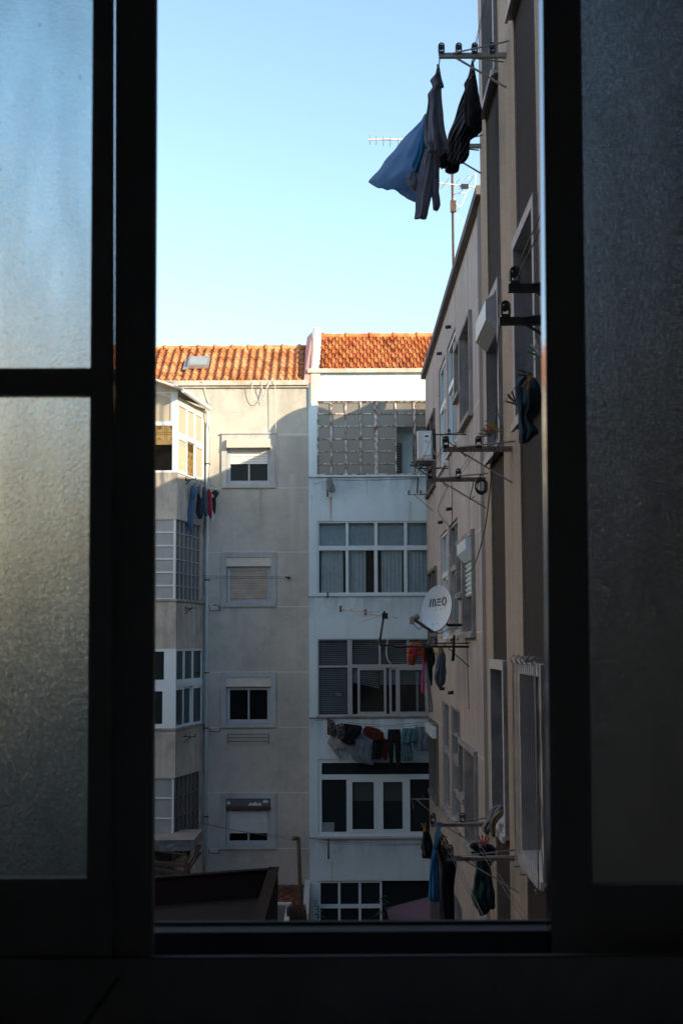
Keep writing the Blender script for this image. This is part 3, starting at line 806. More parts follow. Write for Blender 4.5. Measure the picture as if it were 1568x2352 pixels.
    # 2: aluminium with pale vertical blinds
    hi, lo = tops[1]; zm = Z(1258.5)
    mb = MB(); fr.ring(mb, xl + .002, xr, lo + .002, hi - .002, .04, -.12, -.03); fr.box(mb, xl + .04, xr, zm - .055, zm + .055, -.125, -.02)
    for u, h_ in ((797, .045), (863, .05), (931, .05), (1000, .05), (1068, .05)):
        vb(mb, u, h_ * .75, zm + .055, hi - .04, -.11, -.035, 1230); vb(mb, u, h_ * .8, lo + .04, zm - .055, -.11, -.03, 1310)
    g = mb.build('window', M['alu'], b)
    mb = MB(); fr.box(mb, xl + .03, xr, lo + .03, hi - .03, -.085, -.079); mb.build('pane', M['glass'], g)
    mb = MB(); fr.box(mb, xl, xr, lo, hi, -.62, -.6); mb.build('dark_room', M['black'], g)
    mb = MB(); rng = random.Random(3)
    for (u0, u1, z0_, z1_, pt) in ((731, 797, zm, hi, .03), (797, 863, zm, hi, .03), (863, 931, zm, hi, .03), (931, 1060, zm, hi, .03), (735, 790, lo, zm, .09), (800, 842, lo, zm, .09), (874, 925, lo, zm, .09), (931, 1060, lo, zm, .09)):
        a, c = X(u0, 1300) + .02, X(u1, 1300) - .02; k = int((c - a) / pt * 4)
        mb.grid([[fr.p(a + (c - a) * i / k, z, -.20 + .022 * math.sin(i * math.pi / 2 + rng.random() * .4)) for i in range(k + 1)] for z in (z0_ + .02, z1_ - .02)], True)
    mb.build('curtain', M['curtain'], g)
    # 3: venetian blinds and an open sash
    hi, lo = tops[2]
    p1, p2 = X(za(470, 0)[0], 1550), X(za(528, 0)[0], 1550); zr1 = Z(za(0, 488)[1])
    mb = MB(); fr.ring(mb, xl + .002, xr, lo + .002, hi - .002, .03, -.12, -.03)
    fr.box(mb, p1, p2, lo + .03, hi - .03, -.13, -.015); fr.box(mb, xl + .03, p1, zr1 - .03, zr1 + .02, -.11, -.03); fr.box(mb, p2, xr, zr1 - .04, zr1 + .04, -.12, -.02)
    for q in (855, 1190): vb(mb, za(q, 0)[0], .025, zr1 + .04, hi - .03, -.11, -.035, 1550)
    zt = zr1 - .04
    for (a, c, n) in ((590, 930, -.03), (965, 1070, -.08), (1062, 1440, -.03)):
        fr.ring(mb, X(za(a, 0)[0], 1550), X(za(c, 0)[0], 1550), lo + .032, zt - .001, .055, n - .045, n)
    vb(mb, za(1298, 0)[0], .022, lo + .1, zt - .1, -.16, -.12, 1550)
    g = mb.build('window', M['alu_grey'], b)
    mb = MB(); fr.box(mb, xl + .02, p1 + .01, lo + .03, hi - .03, -.075, -.069); fr.box(mb, p2 - .01, xr, zr1, hi - .03, -.075, -.069); mb.build('pane', M['glass'], g)
    mb = MB(); fr.box(mb, X(za(600, 0)[0], 1550), X(za(920, 0)[0], 1550), lo + .06, zt - .03, -.055, -.05); fr.box(mb, X(za(1075, 0)[0], 1550), X(za(1430, 0)[0], 1550), lo + .06, zt - .03, -.055, -.05); mb.build('pane', M['glass'], g)
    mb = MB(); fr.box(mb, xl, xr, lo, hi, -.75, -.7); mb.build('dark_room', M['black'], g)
    mb = MB()
    def venet(a, c, z0_, z1_, tilt0=0):
        k = int((z1_ - z0_) / .042)
        for i in range(k):
            z = z0_ + (z1_ - z0_) * (i + .5) / k; w = tilt0 * (1 - i / k)
            mb.hexa([fr.p(a, z - .014 + w, -.13), fr.p(c, z - .014 - w, -.13), fr.p(c, z - .012 - w, -.128), fr.p(a, z - .012 + w, -.128), fr.p(a, z + .014 + w, -.155), fr.p(c, z + .014 - w, -.155), fr.p(c, z + .016 - w, -.153), fr.p(a, z + .016 + w, -.153)])
    venet(xl + .05, p1 - .02, zr1 + .03, hi - .04); venet(xl + .05, p1 - .02, lo + .05, zr1 - .05)
    venet(p2 + .02, X(za(850, 0)[0], 1550), zr1 + .05, hi - .04); venet(X(za(860, 0)[0], 1550), X(za(1185, 0)[0], 1550), zr1 + .05, hi - .04); venet(X(za(1195, 0)[0], 1550), 3.0, zr1 + .05, hi - .04)
    venet(p2 + .02, X(za(850, 0)[0], 1550), zt - .42, zt, .07); venet(X(za(860, 0)[0], 1550), 3.0, zt - .40, zt, .0)
    mb.build('venetian_blind', M['blind'], g)
    mb = MB(); fr.box(mb, X(za(330, 0)[0], 1550), X(za(395, 0)[0], 1550), Z(za(0, 845)[1]), Z(za(0, 803)[1]), -.068, -.062); mb.build('sticker', M['stone_dark'], g)
    mb = MB(); fr.box(mb, xl - .03, xr, lo - .045, lo - .001, -.05, .05); mb.build('sill', M['stone_dirty'], g)
    # 4: plastic casements under a dark transom
    hi, lo = tops[3]; zr0, zr1 = Z(zb(0, 352)[1]), Z(zb(0, 293)[1])
    mb = MB(); fr.ring(mb, xl + .002, xr, lo + .002, hi - .002, .085, -.12, -.03); fr.box(mb, xl + .087, xr, zr0, zr1, -.11, -.025)
    for (a, c) in ((460, 500), (812, 866), (1152, 1212)): fr.box(mb, X(zb(a, 0)[0], 1850), X(zb(c, 0)[0], 1850), lo + .087, zr0, -.11, -.03)
    for (a, c) in ((500, 812), (866, 1152)): fr.ring(mb, X(zb(a, 0)[0], 1850) + .001, X(zb(c, 0)[0], 1850) - .001, lo + .09, zr0 - .002, .055, -.1, -.015)
    g = mb.build('window', M['pvc'], b)
    mb = MB(); fr.box(mb, xl + .08, xr, lo + .08, zr0, -.085, -.08); fr.box(mb, xl + .08, xr, zr1, hi - .08, -.085, -.08); mb.build('pane', M['pane_dim'], g)
    for (a, c) in ((525, 800), (875, 1150)):
        mb = MB(); fr.box(mb, X(zb(a, 0)[0], 1850), X(zb(c, 0)[0], 1850), Z(zb(0, 608)[1]), zr0 - .06, -.0795, -.077); mb.build('roller_blind', M['roller_dim'], g)
    mb = MB(); fr.box(mb, X(zb(160, 0)[0], 1900), X(zb(315, 0)[0], 1900), lo + .09, Z(zb(0, 862)[1]), -.079, -.077); mb.build('cupboard', M['blind'], g)
    mb = MB(); fr.box(mb, xl - .03, xr, lo - .05, lo - .001, -.06, .06); mb.build('sill', M['stone'], g)
    # 5: ground floor windows
    hi, lo = tops[4]; zr = Z(zb(0, 1854)[1]); xe = X(zb(880, 0)[0], 2060)
    mb = MB(); fr.ring(mb, xl + .002, xe, lo + .002, hi - .002, .05, -.12, -.03)
    for (a, c) in ((360, 388), (603, 633)): fr.box(mb, X(zb(a, 0)[0], 2060), X(zb(c, 0)[0], 2060), lo + .052, hi - .052, -.11, -.035)
    fr.box(mb, xl + .052, xe - .05, zr - .045, zr + .045, -.105, -.04)
    g = mb.build('window', M['pvc'], b)
    mb = MB(); fr.box(mb, xl + .04, xe - .02, lo + .04, hi - .04, -.085, -.08); fr.box(mb, xe + .002, xr, lo, hi - .03, -.15, -.14); mb.build('pane', M['pane_dim'], g)
building_b()
# ================================================================ right-hand buildings (their long facades run away from us)
XC, XD = 1.95, 1.25

def fake_room(mb, fr, s0, s1, t0, t1, n): fr.box(mb, s0, s1, t0, t1, n - .02, n)

def building_c():
    b = thing('apartment_building', 'mauve roughcast side facade under a dark coping, receding from the tan to the white facade', 'apartment building', (XC + 3, 25, GZ))
    fr = Fr((XC, 0, 0), (0, 1, 0), (-1, 0, 0))
    Y0, Y1, ZT = 12.45, 32.5, 6.09
    fl = (3.27, 0.0, -3.235, -6.47)
    wins = []
    for k, f in enumerate(fl):
        wins += [('pair', 30.5, 31.85, f + .04, f + 1.52, k), ('pair', 29.25, 30.38, f + .04, f + 1.52, k), ('tall', 26.25, 28.05, f + .08, f + 2.12, k), ('tall', 23.85, 25.85, f + .13, f + 2.12, k),
                 ('narrow', 22.66, 23.58, f + .80, f + 1.6, k), ('wide', 20.85, 22.52, f + .16, f + 1.6, k)]
    holes = [(w[1], w[2], w[3], w[4]) if w[0] == 'tall' else (w[1] - .035, w[2] + .035, w[3] - .035, w[4] + .035) for w in wins]
    mb = MB(); fr.wall(mb, 18.95, Y1, GZ, ZT, holes, 0, .2)
    mb.box(XC, XC + 9, Y1 - .001, Y1 + .0, GZ, ZT); mb.box(XC + .35, XC + 9, Y0, Y1 - .01, GZ, ZT - .25); mb.box(XC, XC + .34, Y0, 18.94, GZ, ZT - .05)
    mb.build('wall', M['c_wall'], b)
    mb = MB(); mb.box(XC - .10, XC + .25, 18.9, Y1 + .05, ZT + .002, ZT + .13); mb.build('coping', M['stone_dark'], b)
    mb = MB(); mb.box(XC - .02, XC + .05, 19.0, 19.62, GZ, ZT - .001); mb.build('corner_band', M['stone_dark'], b)
    mb = MB(); mb.hexa([(XC + .36, Y0, ZT - .24), (XC + 9, Y0, ZT - .24), (XC + 9, Y1, ZT - .24), (XC + .36, Y1, ZT - .24), (XC + .36, Y0, ZT - .2), (XC + 9, Y0, ZT + .2), (XC + 9, Y1, ZT + .2), (XC + .36, Y1, ZT - .2)])
    mb.build('flat_roof', M['roof_floor'], b)
    for (kind, a, c, lo, hi, k) in wins:
        if kind in ('pair', 'narrow', 'wide'):
            pr = .055 if kind != 'pair' else .04
            mb = MB(); fr.ring(mb, a - .07, c + .07, lo - .07, hi + .07, .07, -.2, pr, .09)
            fr.box(mb, a - .075, c + .075, lo - .08, lo - .005, -.02, pr + .03)
            w = mb.build('window', M['stone_dirty'] if kind != 'pair' else M['stone_dark'], b)
            mb = MB(); fr.ring(mb, a + .005, c - .005, lo + .025, hi - .005, .045, -.17, -.12)
            if c - a > 1.2: fr.box(mb, (a + c) / 2 - .03, (a + c) / 2 + .03, lo + .07, hi - .05, -.165, -.115)
            mb.build('window_frame', M['alu_grey'], w)
            mb = MB(); fr.box(mb, a + .04, c - .04, lo + .06, hi - .04, -.15, -.145); mb.build('pane', M['pane_grey'] if k < 2 else M['pane_blue'], w)
            if kind == 'wide' and k == 1:
                mb = MB(); pf = [(.0, hi - .01), (.13, hi - .06), (.13, hi - .22), (.02, hi - .34), (-.1, hi - .34), (-.1, hi - .01)]
                A_ = [fr.p(a + .06, t_, n_) for n_, t_ in pf]; B_ = [fr.p(c - .05, t_, n_) for n_, t_ in pf]
                mb.grid([A_ + [A_[0]], B_ + [B_[0]]], False); mb.poly(A_); mb.poly(B_[::-1]); mb.build('shutter_box', M['pvc'], w)
                mb = MB()
                for i in range(7):
                    z0 = hi - .36 - i * .075
                    mb.grid([[fr.p(s_, z0 - .07 * j / 5, -.03 + .035 * math.sin(j / 5 * math.pi)) for j in range(6)] for s_ in (a + .06, c - .05)], True)
                mb.build('roller_shutter', M['pvc'], w)
            if kind == 'pair' and k in (2,) :
                mb = MB(); fr.box(mb, a + .05, c - .05, hi - .22, hi - .02, -.1, .12); mb.build('shutter_box', M['pvc'], w)
            if kind == 'wide' and k == 2:
                mb = MB(); fr.box(mb, a + .3, c - .05, hi - .42, hi - .03, -.112, -.105); mb.build('blind', M['towel' if 0 else 'shutter_tan'], w)
        else:
            fm = M['alu'] if (k, a > 25) in ((0, False), (0, True), (1, True)) else M['alu_grey']
            zt = lo + (hi - lo) * (.60 if k != 2 else .55)
            mb = MB(); fr.ring(mb, a + .004, c - .004, lo + .004, hi - .004, .055, -.12, -.03); fr.box(mb, a + .06, c - .06, zt - .05, zt + .05, -.13, -.02)
            m_ = a + (c - a) * .5
            fr.box(mb, m_ - .03, m_ + .03, zt + .05, hi - .06, -.11, -.04)
            fr.ring(mb, a + .06, m_ + .03, lo + .06, zt - .052, .05, -.075, -.035); fr.ring(mb, m_ - .03, c - .06, lo + .06, zt - .052, .05, -.12, -.078)
            if k == 2 and a < 25:
                for q in (.25, .5, .75): fr.box(mb, a + .06, c - .06, lo + (hi - lo) * q - .012, lo + (hi - lo) * q + .012, -.10, -.028)
                fr.box(mb, a + (c - a) * .27, a + (c - a) * .27 + .03, lo + .06, hi - .06, -.10, -.027)
            w = mb.build('window', fm, b)
            mb = MB(); fr.box(mb, a + .05, c - .05, lo + .05, hi - .05, -.095, -.09); mb.build('pane', M['pane_blue'], w)
            mb = MB(); fr.box(mb, a - .03, c + .03, lo - .06, lo - .004, -.03, .05); mb.build('sill', M['stone'] if k < 2 else M['stone_dirty'], w)
    # little drain spouts
    for (x, y, f) in ((465, 722, z4), (380, 972, z4), (525, 1263, ze), (425, 1418, ze), (490, 2045, z5), (408, 2008, z5)):
        p = PX(*f(x, y), XC - .02); mb = MB()
        mb.tube([(XC + .01, p.y, p.z), (XC - .10, p.y, p.z - .01)], .032, 8); mb.build('spout', M['black_steel'], b)
building_c()

DBAYS = [(10.87, 11.83), (8.80, 9.87), (6.72, 7.75), (4.65, 5.68), (2.60, 3.62)]
DROWS = [4.49, 1.50, -1.478, -4.46, -7.4]
def building_d():
    b = thing('apartment_building', 'near tan roughcast side facade striped with dark brown window bays, beside the foreground window', 'apartment building', (XD + 3, 7, GZ))
    fr = Fr((XD, 0, 0), (0, 1, 0), (-1, 0, 0))
    Y0, Y1, ZT = 1.81, 12.372, 7.2
    edges = [Y0] + [q for p in reversed(DBAYS) for q in p] + [Y1]
    mb = MB()
    for i in range(0, len(edges), 2): mb.box(XD, XD + .30, edges[i], edges[i + 1], GZ, ZT)
    mb.box(XD + .9, XD + 9, Y0, Y1, GZ, ZT); mb.box(XD + .302, XD + .9, Y1 - .3, Y1 - .001, GZ, ZT)
    mb.build('wall', M['d_wall'], b)
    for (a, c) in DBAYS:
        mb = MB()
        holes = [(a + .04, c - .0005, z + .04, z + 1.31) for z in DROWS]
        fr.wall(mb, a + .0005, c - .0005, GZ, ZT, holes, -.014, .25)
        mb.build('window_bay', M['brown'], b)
    for bi, (a, c) in enumerate(DBAYS):
        for ri, z in enumerate(DROWS):
            if ri == 4 or (bi > 2 and ri in (0, 3)): continue
            s0, s1, t0, t1 = a + .003, c + .06, z, z + 1.345
            mb = MB(); fr.ring(mb, s0, s1, t0, t1, .075, -.24, .032, .075)
            fr.box(mb, s0 - .01, s1 + .01, t0 - .02, t0 + .03, .0325, .055)
            w = mb.build('window', M['stone'], b)
            mb = MB(); fr.box(mb, s1 - .083, s1 - .0755, t0 + .08, t1 - .08, -.239, .029); mb.build('jamb_facing', M['stone_dirty'], w); mb = MB(); fr.box(mb, s0 - .0045, s0 - .0005, t0 + .03, t1 - .003, -.0, .030); mb.build('jamb_facing', M['stone_dirty'], w)
            mb = MB(); fr.ring(mb, s0 + .08, s1 - .085, t0 + .08, t1 - .08, .05, -.235, -.19); m_ = (s0 + s1) / 2; fr.box(mb, m_ - .03, m_ + .03, t0 + .13, t1 - .13, -.23, -.185)
            mb.build('window_frame', M['alu_grey'], w)
            mb = MB(); fr.box(mb, s0 + .12, s1 - .12, t0 + .12, t1 - .12, -.215, -.21); mb.build('pane', M['pane'], w)
            if (bi, ri) == (0, 1):
                hi = t1 - .08
                pf = [(.0, hi), (.115, hi - .085), (.115, hi - .24), (.025, hi - .33), (-.1, hi - .33), (-.1, hi)]
                A_ = [fr.p(s0 + .08, t_, n_) for n_, t_ in pf]; B_ = [fr.p(s1 - .09, t_, n_) for n_, t_ in pf]
                mb = MB(); mb.grid([A_ + [A_[0]], B_ + [B_[0]]], False); mb.poly(A_); mb.poly(B_[::-1]); mb.build('shutter_box', M['galv'], w)
building_d()

# ---------------------------------------------------------------- clothes line brackets
def pulley(t, p, h, m):
    mb = MB(); w = h * .26
    for dy in (-.016, .016):
        pts = []
        for i in range(16):
            a = 2 * math.pi * i / 16; pts.append((p[0] + math.cos(a) * w, p[1] + dy, p[2] + h / 2 + math.sin(a) * w + (h / 2 - w) * (1 if math.sin(a) > 0 else -1)))
        mb.tube(pts, h * .075, 5, closed=True)
    mb.tube([(p[0], p[1] - .02, p[2] + h * .62), (p[0], p[1] + .02, p[2] + h * .62)], h * .2, 10)
    mb.box(p[0] - w * 1.1, p[0] + w * 1.1, p[1] - .02, p[1] + .02, p[2] - .012, p[2] + h * .18)
    return mb.build('pulley', m, t)

BR = {}
def bracket(key, label, root, length, kind, pul=(.03, .26), pk=None, drop=None, flip=1):
    p = V(root)
    t = thing('clothesline_bracket', label, 'bracket', p, 'clothesline brackets bolted to the facades')
    tip = p - V((length, 0, 0))
    mb = MB()
    if kind == 'heavy':
        m = pk or M['steel']
        mb.box(tip.x, p.x, p.y - .017, p.y + .017, p.z - .018, p.z + .018); mb.build('arm', m, t)
        d = drop or .25; q = tip + V((length * .26, 0, -.018))
        mb = MB(); mb.beam(q, (p.x, p.y, p.z - d), .008, .026, (0, 1, 0)); mb.build('brace', M['steel_light'] if pk is None else pk, t)
        for s in (-1, 1):
            mb = MB(); mb.tube([tip + V((length * .2, s * .016, .012)), p + V((0, s * .19, .03))], .0065, 6); mb.build('stay', M['steel_light'] if pk is None else pk, t)
        ph, pm = .075, M['black_plastic']
        top = .018
    else:
        m = pk or M['black_steel']
        mb.tube([tip, p], .010, 6); mb.build('arm', m, t)
        d = drop or .36; q = tip + V((length * .24, 0, 0))
        mb = MB(); mb.tube([q, (p.x, p.y, p.z - d)], .008, 6); mb.build('brace', m, t)
        mb = MB(); mb.tube([q, (p.x, p.y - .2 * flip, p.z + .01)], .006, 6); mb.build('stay', m, t)
        ph, pm, top = .075, M['black_plastic'], .008
    for o in pul:
        pp = tip + V((o, 0, top)); pulley(t, pp, ph, pm)
    BR[key] = (tip, p)
    return t

L_D = .505
def rootD(f, x, y): return PX(*f(x, y), XD)
def rootC(f, x, y): return PX(*f(x, y), XC)
r = rootD(z1, 1085, 387); bracket('up1', 'pale heavy bracket at the top carrying the blowing shirts, high on the tan facade', r, r.x - PX(*z1(622, 388), .745).x if 0 else L_D, 'heavy', (.02, .15, .27, .40), M['steel_light'])
r2 = V((XD, 12.28, r.z + .0)); bracket('up2', 'grey bracket half hidden behind the striped shirt at the far edge of the tan facade', r2, L_D, 'heavy', (.02, .27), M['steel_light'])
r = rootD(ze, 1238, 570); bracket('mid1', 'weathered heavy bracket with long brace just under the lower window with grey shutter box', r, L_D, 'heavy', (.02, .26))
bracket('mid2', 'weathered heavy bracket holding the coiled black cable', (XD, 12.28, r.z), L_D, 'heavy', (.025, .27))
p = PX(*z4(918, 672), .74); bracket('near1', 'dark bracket end beside the foreground window, the lower of the two close ones', (XD, p.y, p.z), L_D, 'heavy', (.03, .3), M['black_steel'])
p = PX(*z4(1003, 361), .74); bracket('near2', 'dark bracket end beside the foreground window, the upper of the two close ones', (XD, p.y, p.z), L_D, 'heavy', (.03, .3), M['black_steel'])
r = rootD(z6, 1105, 1488); bracket('low1', 'rust speckled heavy bracket over the dark green trousers', r, L_D, 'heavy', (.02, .25), drop=.24)
bracket('low2', 'rust speckled heavy bracket below the window with towels on its sill', (XD, 12.28, r.z), L_D, 'heavy', (.02, .27))
r = rootC(ze, 708, 400); bracket('c1a', 'thin black bracket beside the air conditioner on its window side', r, PX(*ze(330, 396), XC).x - XC + .53, 'thin', (.02, .26))
r = rootC(ze, 498, 795); bracket('c1b', 'thin black bracket right under the air conditioner', r, .53, 'thin', (.02, .25))
r = rootC(ze, 322, 1098); bracket('c1c', 'thin grey bracket furthest along the mauve facade, below the air conditioner', r, .53, 'thin', (.02, .27), M['steel'])
r = rootC(z5, 648, 1584); bracket('c0a', 'thin black bracket directly under the satellite dish', r, .53, 'thin', (.02, .27))
bracket('c0b', 'thin black bracket in the midst of the colourful scarves', (XC, 27.2, r.z), .53, 'thin', (.02, .27))
r = rootC(z6, 328, 932); bracket('cm', 'thin pale bracket in front of the white plastic windows of the white facade', r, .53, 'thin', (.02, .27), M['steel_light'])

def line(name, label, pts, m, rr=.0024, cat='clothesline', sag=0.0, n=14, group=None, twist=None):
    mb = MB()
    for path in pts:
        out = []
        for a, b in zip(path[:-1], path[1:]):
            a, b = V(a), V(b)
            for i in range(n):
                f = i / n; out.append(a.lerp(b, f) - V((0, 0, sag * 4 * f * (1 - f))))
        out.append(V(path[-1])); mb.tube(out, rr, 5)
    return tag(mb.build(name, m), label, cat, group)
GL = 'clotheslines strung between the brackets'
def pul(k, i, offs={'heavy': .06}): return BR[k][0] + V((i, 0, .055))
def pairline(k1, k2, o, label, up=.028, lo=-.012, sag=.02, r=.0024):
    a, b = BR[k1][0], BR[k2][0]
    line('clothesline', label, [[a + V((o, 0, .05 + up)), b + V((o, 0, .05 + up))], [a + V((o, 0, .05 + lo)), b + V((o, 0, .05 + lo))]], M['wire'], r, sag=sag, group=GL)
def nearend(k, o, y=2.6): return V((BR[k][0].x + o, y, BR[k][0].z))
def farline(k1, k2, o, o2, label, sag=.03, ynear=2.4):
    a, b = BR[k1][0], BR[k2][0]; c = V((a.x, ynear, a.z))
    line('clothesline', label, [[c + V((o, 0, .075)), a + V((o, 0, .075)), b + V((o2, 0, .075))], [c + V((o, 0, .035)), a + V((o, 0, .035)), b + V((o2, 0, .035))]], M['wire'], .0024, sag=sag, group=GL)
pairline('up1', 'up2', .02, 'outer line of the topmost pair, carrying the pale blue shirt')
farline('up1', 'up2', .27, .27, 'inner line of the topmost pair, carrying the striped shirt')
pairline('mid1', 'mid2', .02, 'outer line between the two weathered brackets by the coiled cable')
a = BR['mid1'][0]; c = BR['mid2'][0]
line('clothesline', 'line with yellow pegs running from the weathered bracket towards the hanging jacket', [[V((a.x + .26, 2.4, a.z + .07)), a + V((.26, 0, .085)), c + V((.27, 0, .07))], [a + V((.26, 0, .04)), c + V((.27, 0, .03))]], M['wire'], .0026, sag=.03, group=GL)
a = BR['near2'][0]
line('clothesline', 'dark double line rising from the upper close bracket past the stone window frame', [[a + V((.03, 0, .07)), V((a.x + .03, 2.3, a.z + .12))], [a + V((.03, 0, .02)), V((a.x + .03, 2.3, a.z + .06))]], M['cable'], .003, sag=0, group=GL)
farline('low1', 'low2', .02, .02, 'outer line of the lowest pair, carrying the bright blue shirt')
farline('low1', 'low2', .25, .27, 'inner line of the lowest pair, carrying the dark green trousers')
pairline('c1a', 'c1b', .02, 'outer line by the air conditioner'); pairline('c1a', 'c1b', .26, 'inner line by the air conditioner'); pairline('c1b', 'c1c', .02, 'outer line beyond the air conditioner')
pairline('c0a', 'c0b', .02, 'line under the satellite dish that holds the colourful scarves', sag=.04); pairline('c0a', 'c0b', .27, 'line under the satellite dish that holds the slate jeans', sag=.03)
a = BR['cm'][0]; b2 = BR['low2'][0]
line('clothesline', 'thin pale line from the pale bracket down to the black shorts', [[a + V((.02, 0, .05)), V((.66, 13.4, BR['low2'][0].z - .0))], [a + V((.27, 0, .05)), V((1.0, 13.2, -1.52))]], M['wire'], .002, group=GL)

# coiled cable and the loose black cables
def loopcable(name, label, paths, r, m, cat='cable'):
    mb = MB()
    for pts in paths:
        q = []
        for i in range(len(pts) - 1):
            p0, p1, p2, p3 = (V(pts[max(i - 1, 0)]), V(pts[i]), V(pts[i + 1]), V(pts[min(i + 2, len(pts) - 1)]))
            for k in range(8):
                f = k / 8; q.append(.5 * ((2 * p1) + (p2 - p0) * f + (2 * p0 - 5 * p1 + 4 * p2 - p3) * f * f + (3 * p1 - p0 - 3 * p2 + p3) * f ** 3))
        q.append(V(pts[-1])); mb.tube(q, r, 5)
    return tag(mb.build(name, m), label, cat)
Yc = 12.15
coil = []
rng = random.Random(5)
for k in range(6):
    cx, cy = 880 + rng.uniform(-12, 12), 1005 + rng.uniform(-14, 8); rx, ry = 62 + rng.uniform(-16, 16), 78 + rng.uniform(-14, 14)
    coil.append([P(*ze(cx + rx * math.cos(a * .55 + k), cy + ry * math.sin(a * .55 + k)), Yc - .01 * k) for a in range(13)])
coil.append([P(*ze(866, 870), Yc), P(*ze(868, 960), Yc), P(*ze(866, 1085), Yc)])
coil.append([P(*ze(800, 920), Yc), P(*ze(765, 1080), Yc), P(*ze(750, 1160), Yc), P(*ze(800, 1120), Yc - .1)])
loopcable('cable', 'coil of black cable hung on the weathered bracket', coil, .0045, M['cable'])
loopcable('cable', 'black cable hanging from the upper window down past the coil', [[PX(*f, 1.18) for f in (z4(935, 720), z4(912, 900), z4(905, 1300), z4(912, 1500), z4(945, 1640), z4(950, 1760), z4(905, 1860), z4(880, 1830), z4(900, 1790), z4(945, 1790))], [PX(*f, 1.18) for f in (z4(905, 1400), z4(880, 1900), z4(850, 2030), z5(850, 60), z5(815, 380), z5(770, 620), z5(690, 860), z5(605, 930), z5(540, 900))]], .0048, M['cable'])
loopcable('cable', 'thin black cable drooping across the mauve wall beside the satellite dish', [[PX(*f, XC - .03) for f in (ze(505, 620), ze(520, 860), ze(548, 1100), ze(540, 1450), z5(470, 700), z5(520, 850), z5(545, 905))], [PX(*f, XC - .03) for f in (ze(490, 1010), ze(400, 1200), ze(390, 1320), ze(480, 1440), z5(500, 560), z5(570, 760), z5(545, 900))]], .006, M['cable'])
loopcable('cable', 'dark cable crossing diagonally from the thin bracket to the corner band', [[PX(*f, 1.6) for f in (ze(360, 925), ze(500, 1000), ze(700, 1120), ze(905, 1195))], [PX(*f, 1.6) for f in (ze(985, 790), ze(880, 880), ze(800, 930))]], .0055, M['cable'])

# ---------------------------------------------------------------- net over the lower near window
def net():
    t = thing('safety_net', 'pale diamond net stretched over a window of the tan facade, hooked at its top', 'net', (1.2, 9.35, -1.48))
    a, c = DBAYS[1]; s0, s1, t0, t1 = a + .003, c + .08, DROWS[2] - .01, DROWS[2] + 1.345
    x = XD - .066
    mb = MB(); step = .10
    n = int((s1 - s0 + (t1 - t0)) / step)
    for sg in (1, -1):
        for i in range(-int((t1 - t0) / step) // 2 - 2, int((s1 - s0) / step) + int((t1 - t0) / step)):
            s_ = s0 + i * step
            # lines of slope 2 (tall diamonds), clipped to the frame
            pts = []
            aa, bb = (s_, t0), (s_ + sg * (t1 - t0) / 5.0, t1)
            if sg < 0: aa, bb = (s_, t0), (s_ - (t1 - t0) / 5.0, t1)
            (sa, ta), (sb, tb) = aa, bb
            lo, hi = 0.0, 1.0; d = sb - sa
            for lim, sgn in ((s0, 1), (s1, -1)):
                f0 = (sa - lim) * sgn; f1 = (sb - lim) * sgn
                if f0 < 0 and f1 < 0: lo, hi = 1, 0; break
                if f0 < 0: lo = max(lo, f0 / (f0 - f1))
                if f1 < 0: hi = min(hi, f0 / (f0 - f1))
            if hi - lo < .02: continue
            q = [V((x - .012 * math.sin((lo + (hi - lo) * k / 4) * 3.1), sa + d * (lo + (hi - lo) * k / 4), ta + (tb - ta) * (lo + (hi - lo) * k / 4))) for k in range(5)]
            mb.tube(q, .0013, 4, caps=False)
    mb.build('mesh', M['net'], t)
    mb = MB(); mb.tube([(x, s0, t0), (x, s0, t1), (x, s1, t1), (x, s1, t0)], .005, 5, closed=True); mb.build('border_cord', M['net'], t)
    mb = MB()
    rng = random.Random(4)
    pts = [V((x - .01, s0 + .0 - .02, t1 + .02))] + [V((x + .02 + rng.uniform(-.01, .01), s0 - .03 + rng.uniform(-.006, .006), t1 - k * .11)) for k in range(13)]
    mb.tube(pts, .004, 5); mb.build('lacing', M['shutter_tan'], t)
    for k in range(5):
        y = s0 + .05 + (s1 - s0 - .1) * k / 4
        mb = MB(); mb.tube([(x + .05, y, t1 + .02), (x - .0, y, t1 + .05), (x - .02, y, t1 + .035), (x - .015, y, t1 + .01), (x, y, t1 - .005)], .005, 5); mb.build('hook', M['galv'], t)
    for k in range(4):
        y = s0 + .05 + (s1 - s0 - .1) * k / 3
        mb = MB(); mb.tube([(x + .04, y, t0 - .03), (x - .01, y, t0 - .035), (x - .015, y, t0 - .01)], .005, 5); mb.build('hook', M['galv'], t)
net()
# ================================================================ fixtures
def drainpipe():
    x = P(474.5, 1500, YA - .06).x
    t = thing('drainpipe', 'white drainpipe in the corner between the stacked balconies and the beige wall', 'drainpipe', (x, YA - .06, GZ))
    zt = P(474, 985, YA).z
    mb = MB(); mb.tube([(x, YA - .06, GZ), (x, YA - .06, zt), (x + .02, YA - .08, zt + .12), P(477, 945, 33.22)], .038, 10); mb.build('pipe', M['pvc'], t)
    for v in (1066, 1332, 1545, 1672, 1875):
        z = P(474, v, YA).z; mb = MB(); mb.tube([(x, YA - .06, z - .014), (x, YA - .06, z + .014)], .045, 10); mb.box(x - .07, x + .07, YA - .03, YA - .005, z - .01, z + .01); mb.build('clamp', M['rust'], t)
drainpipe()

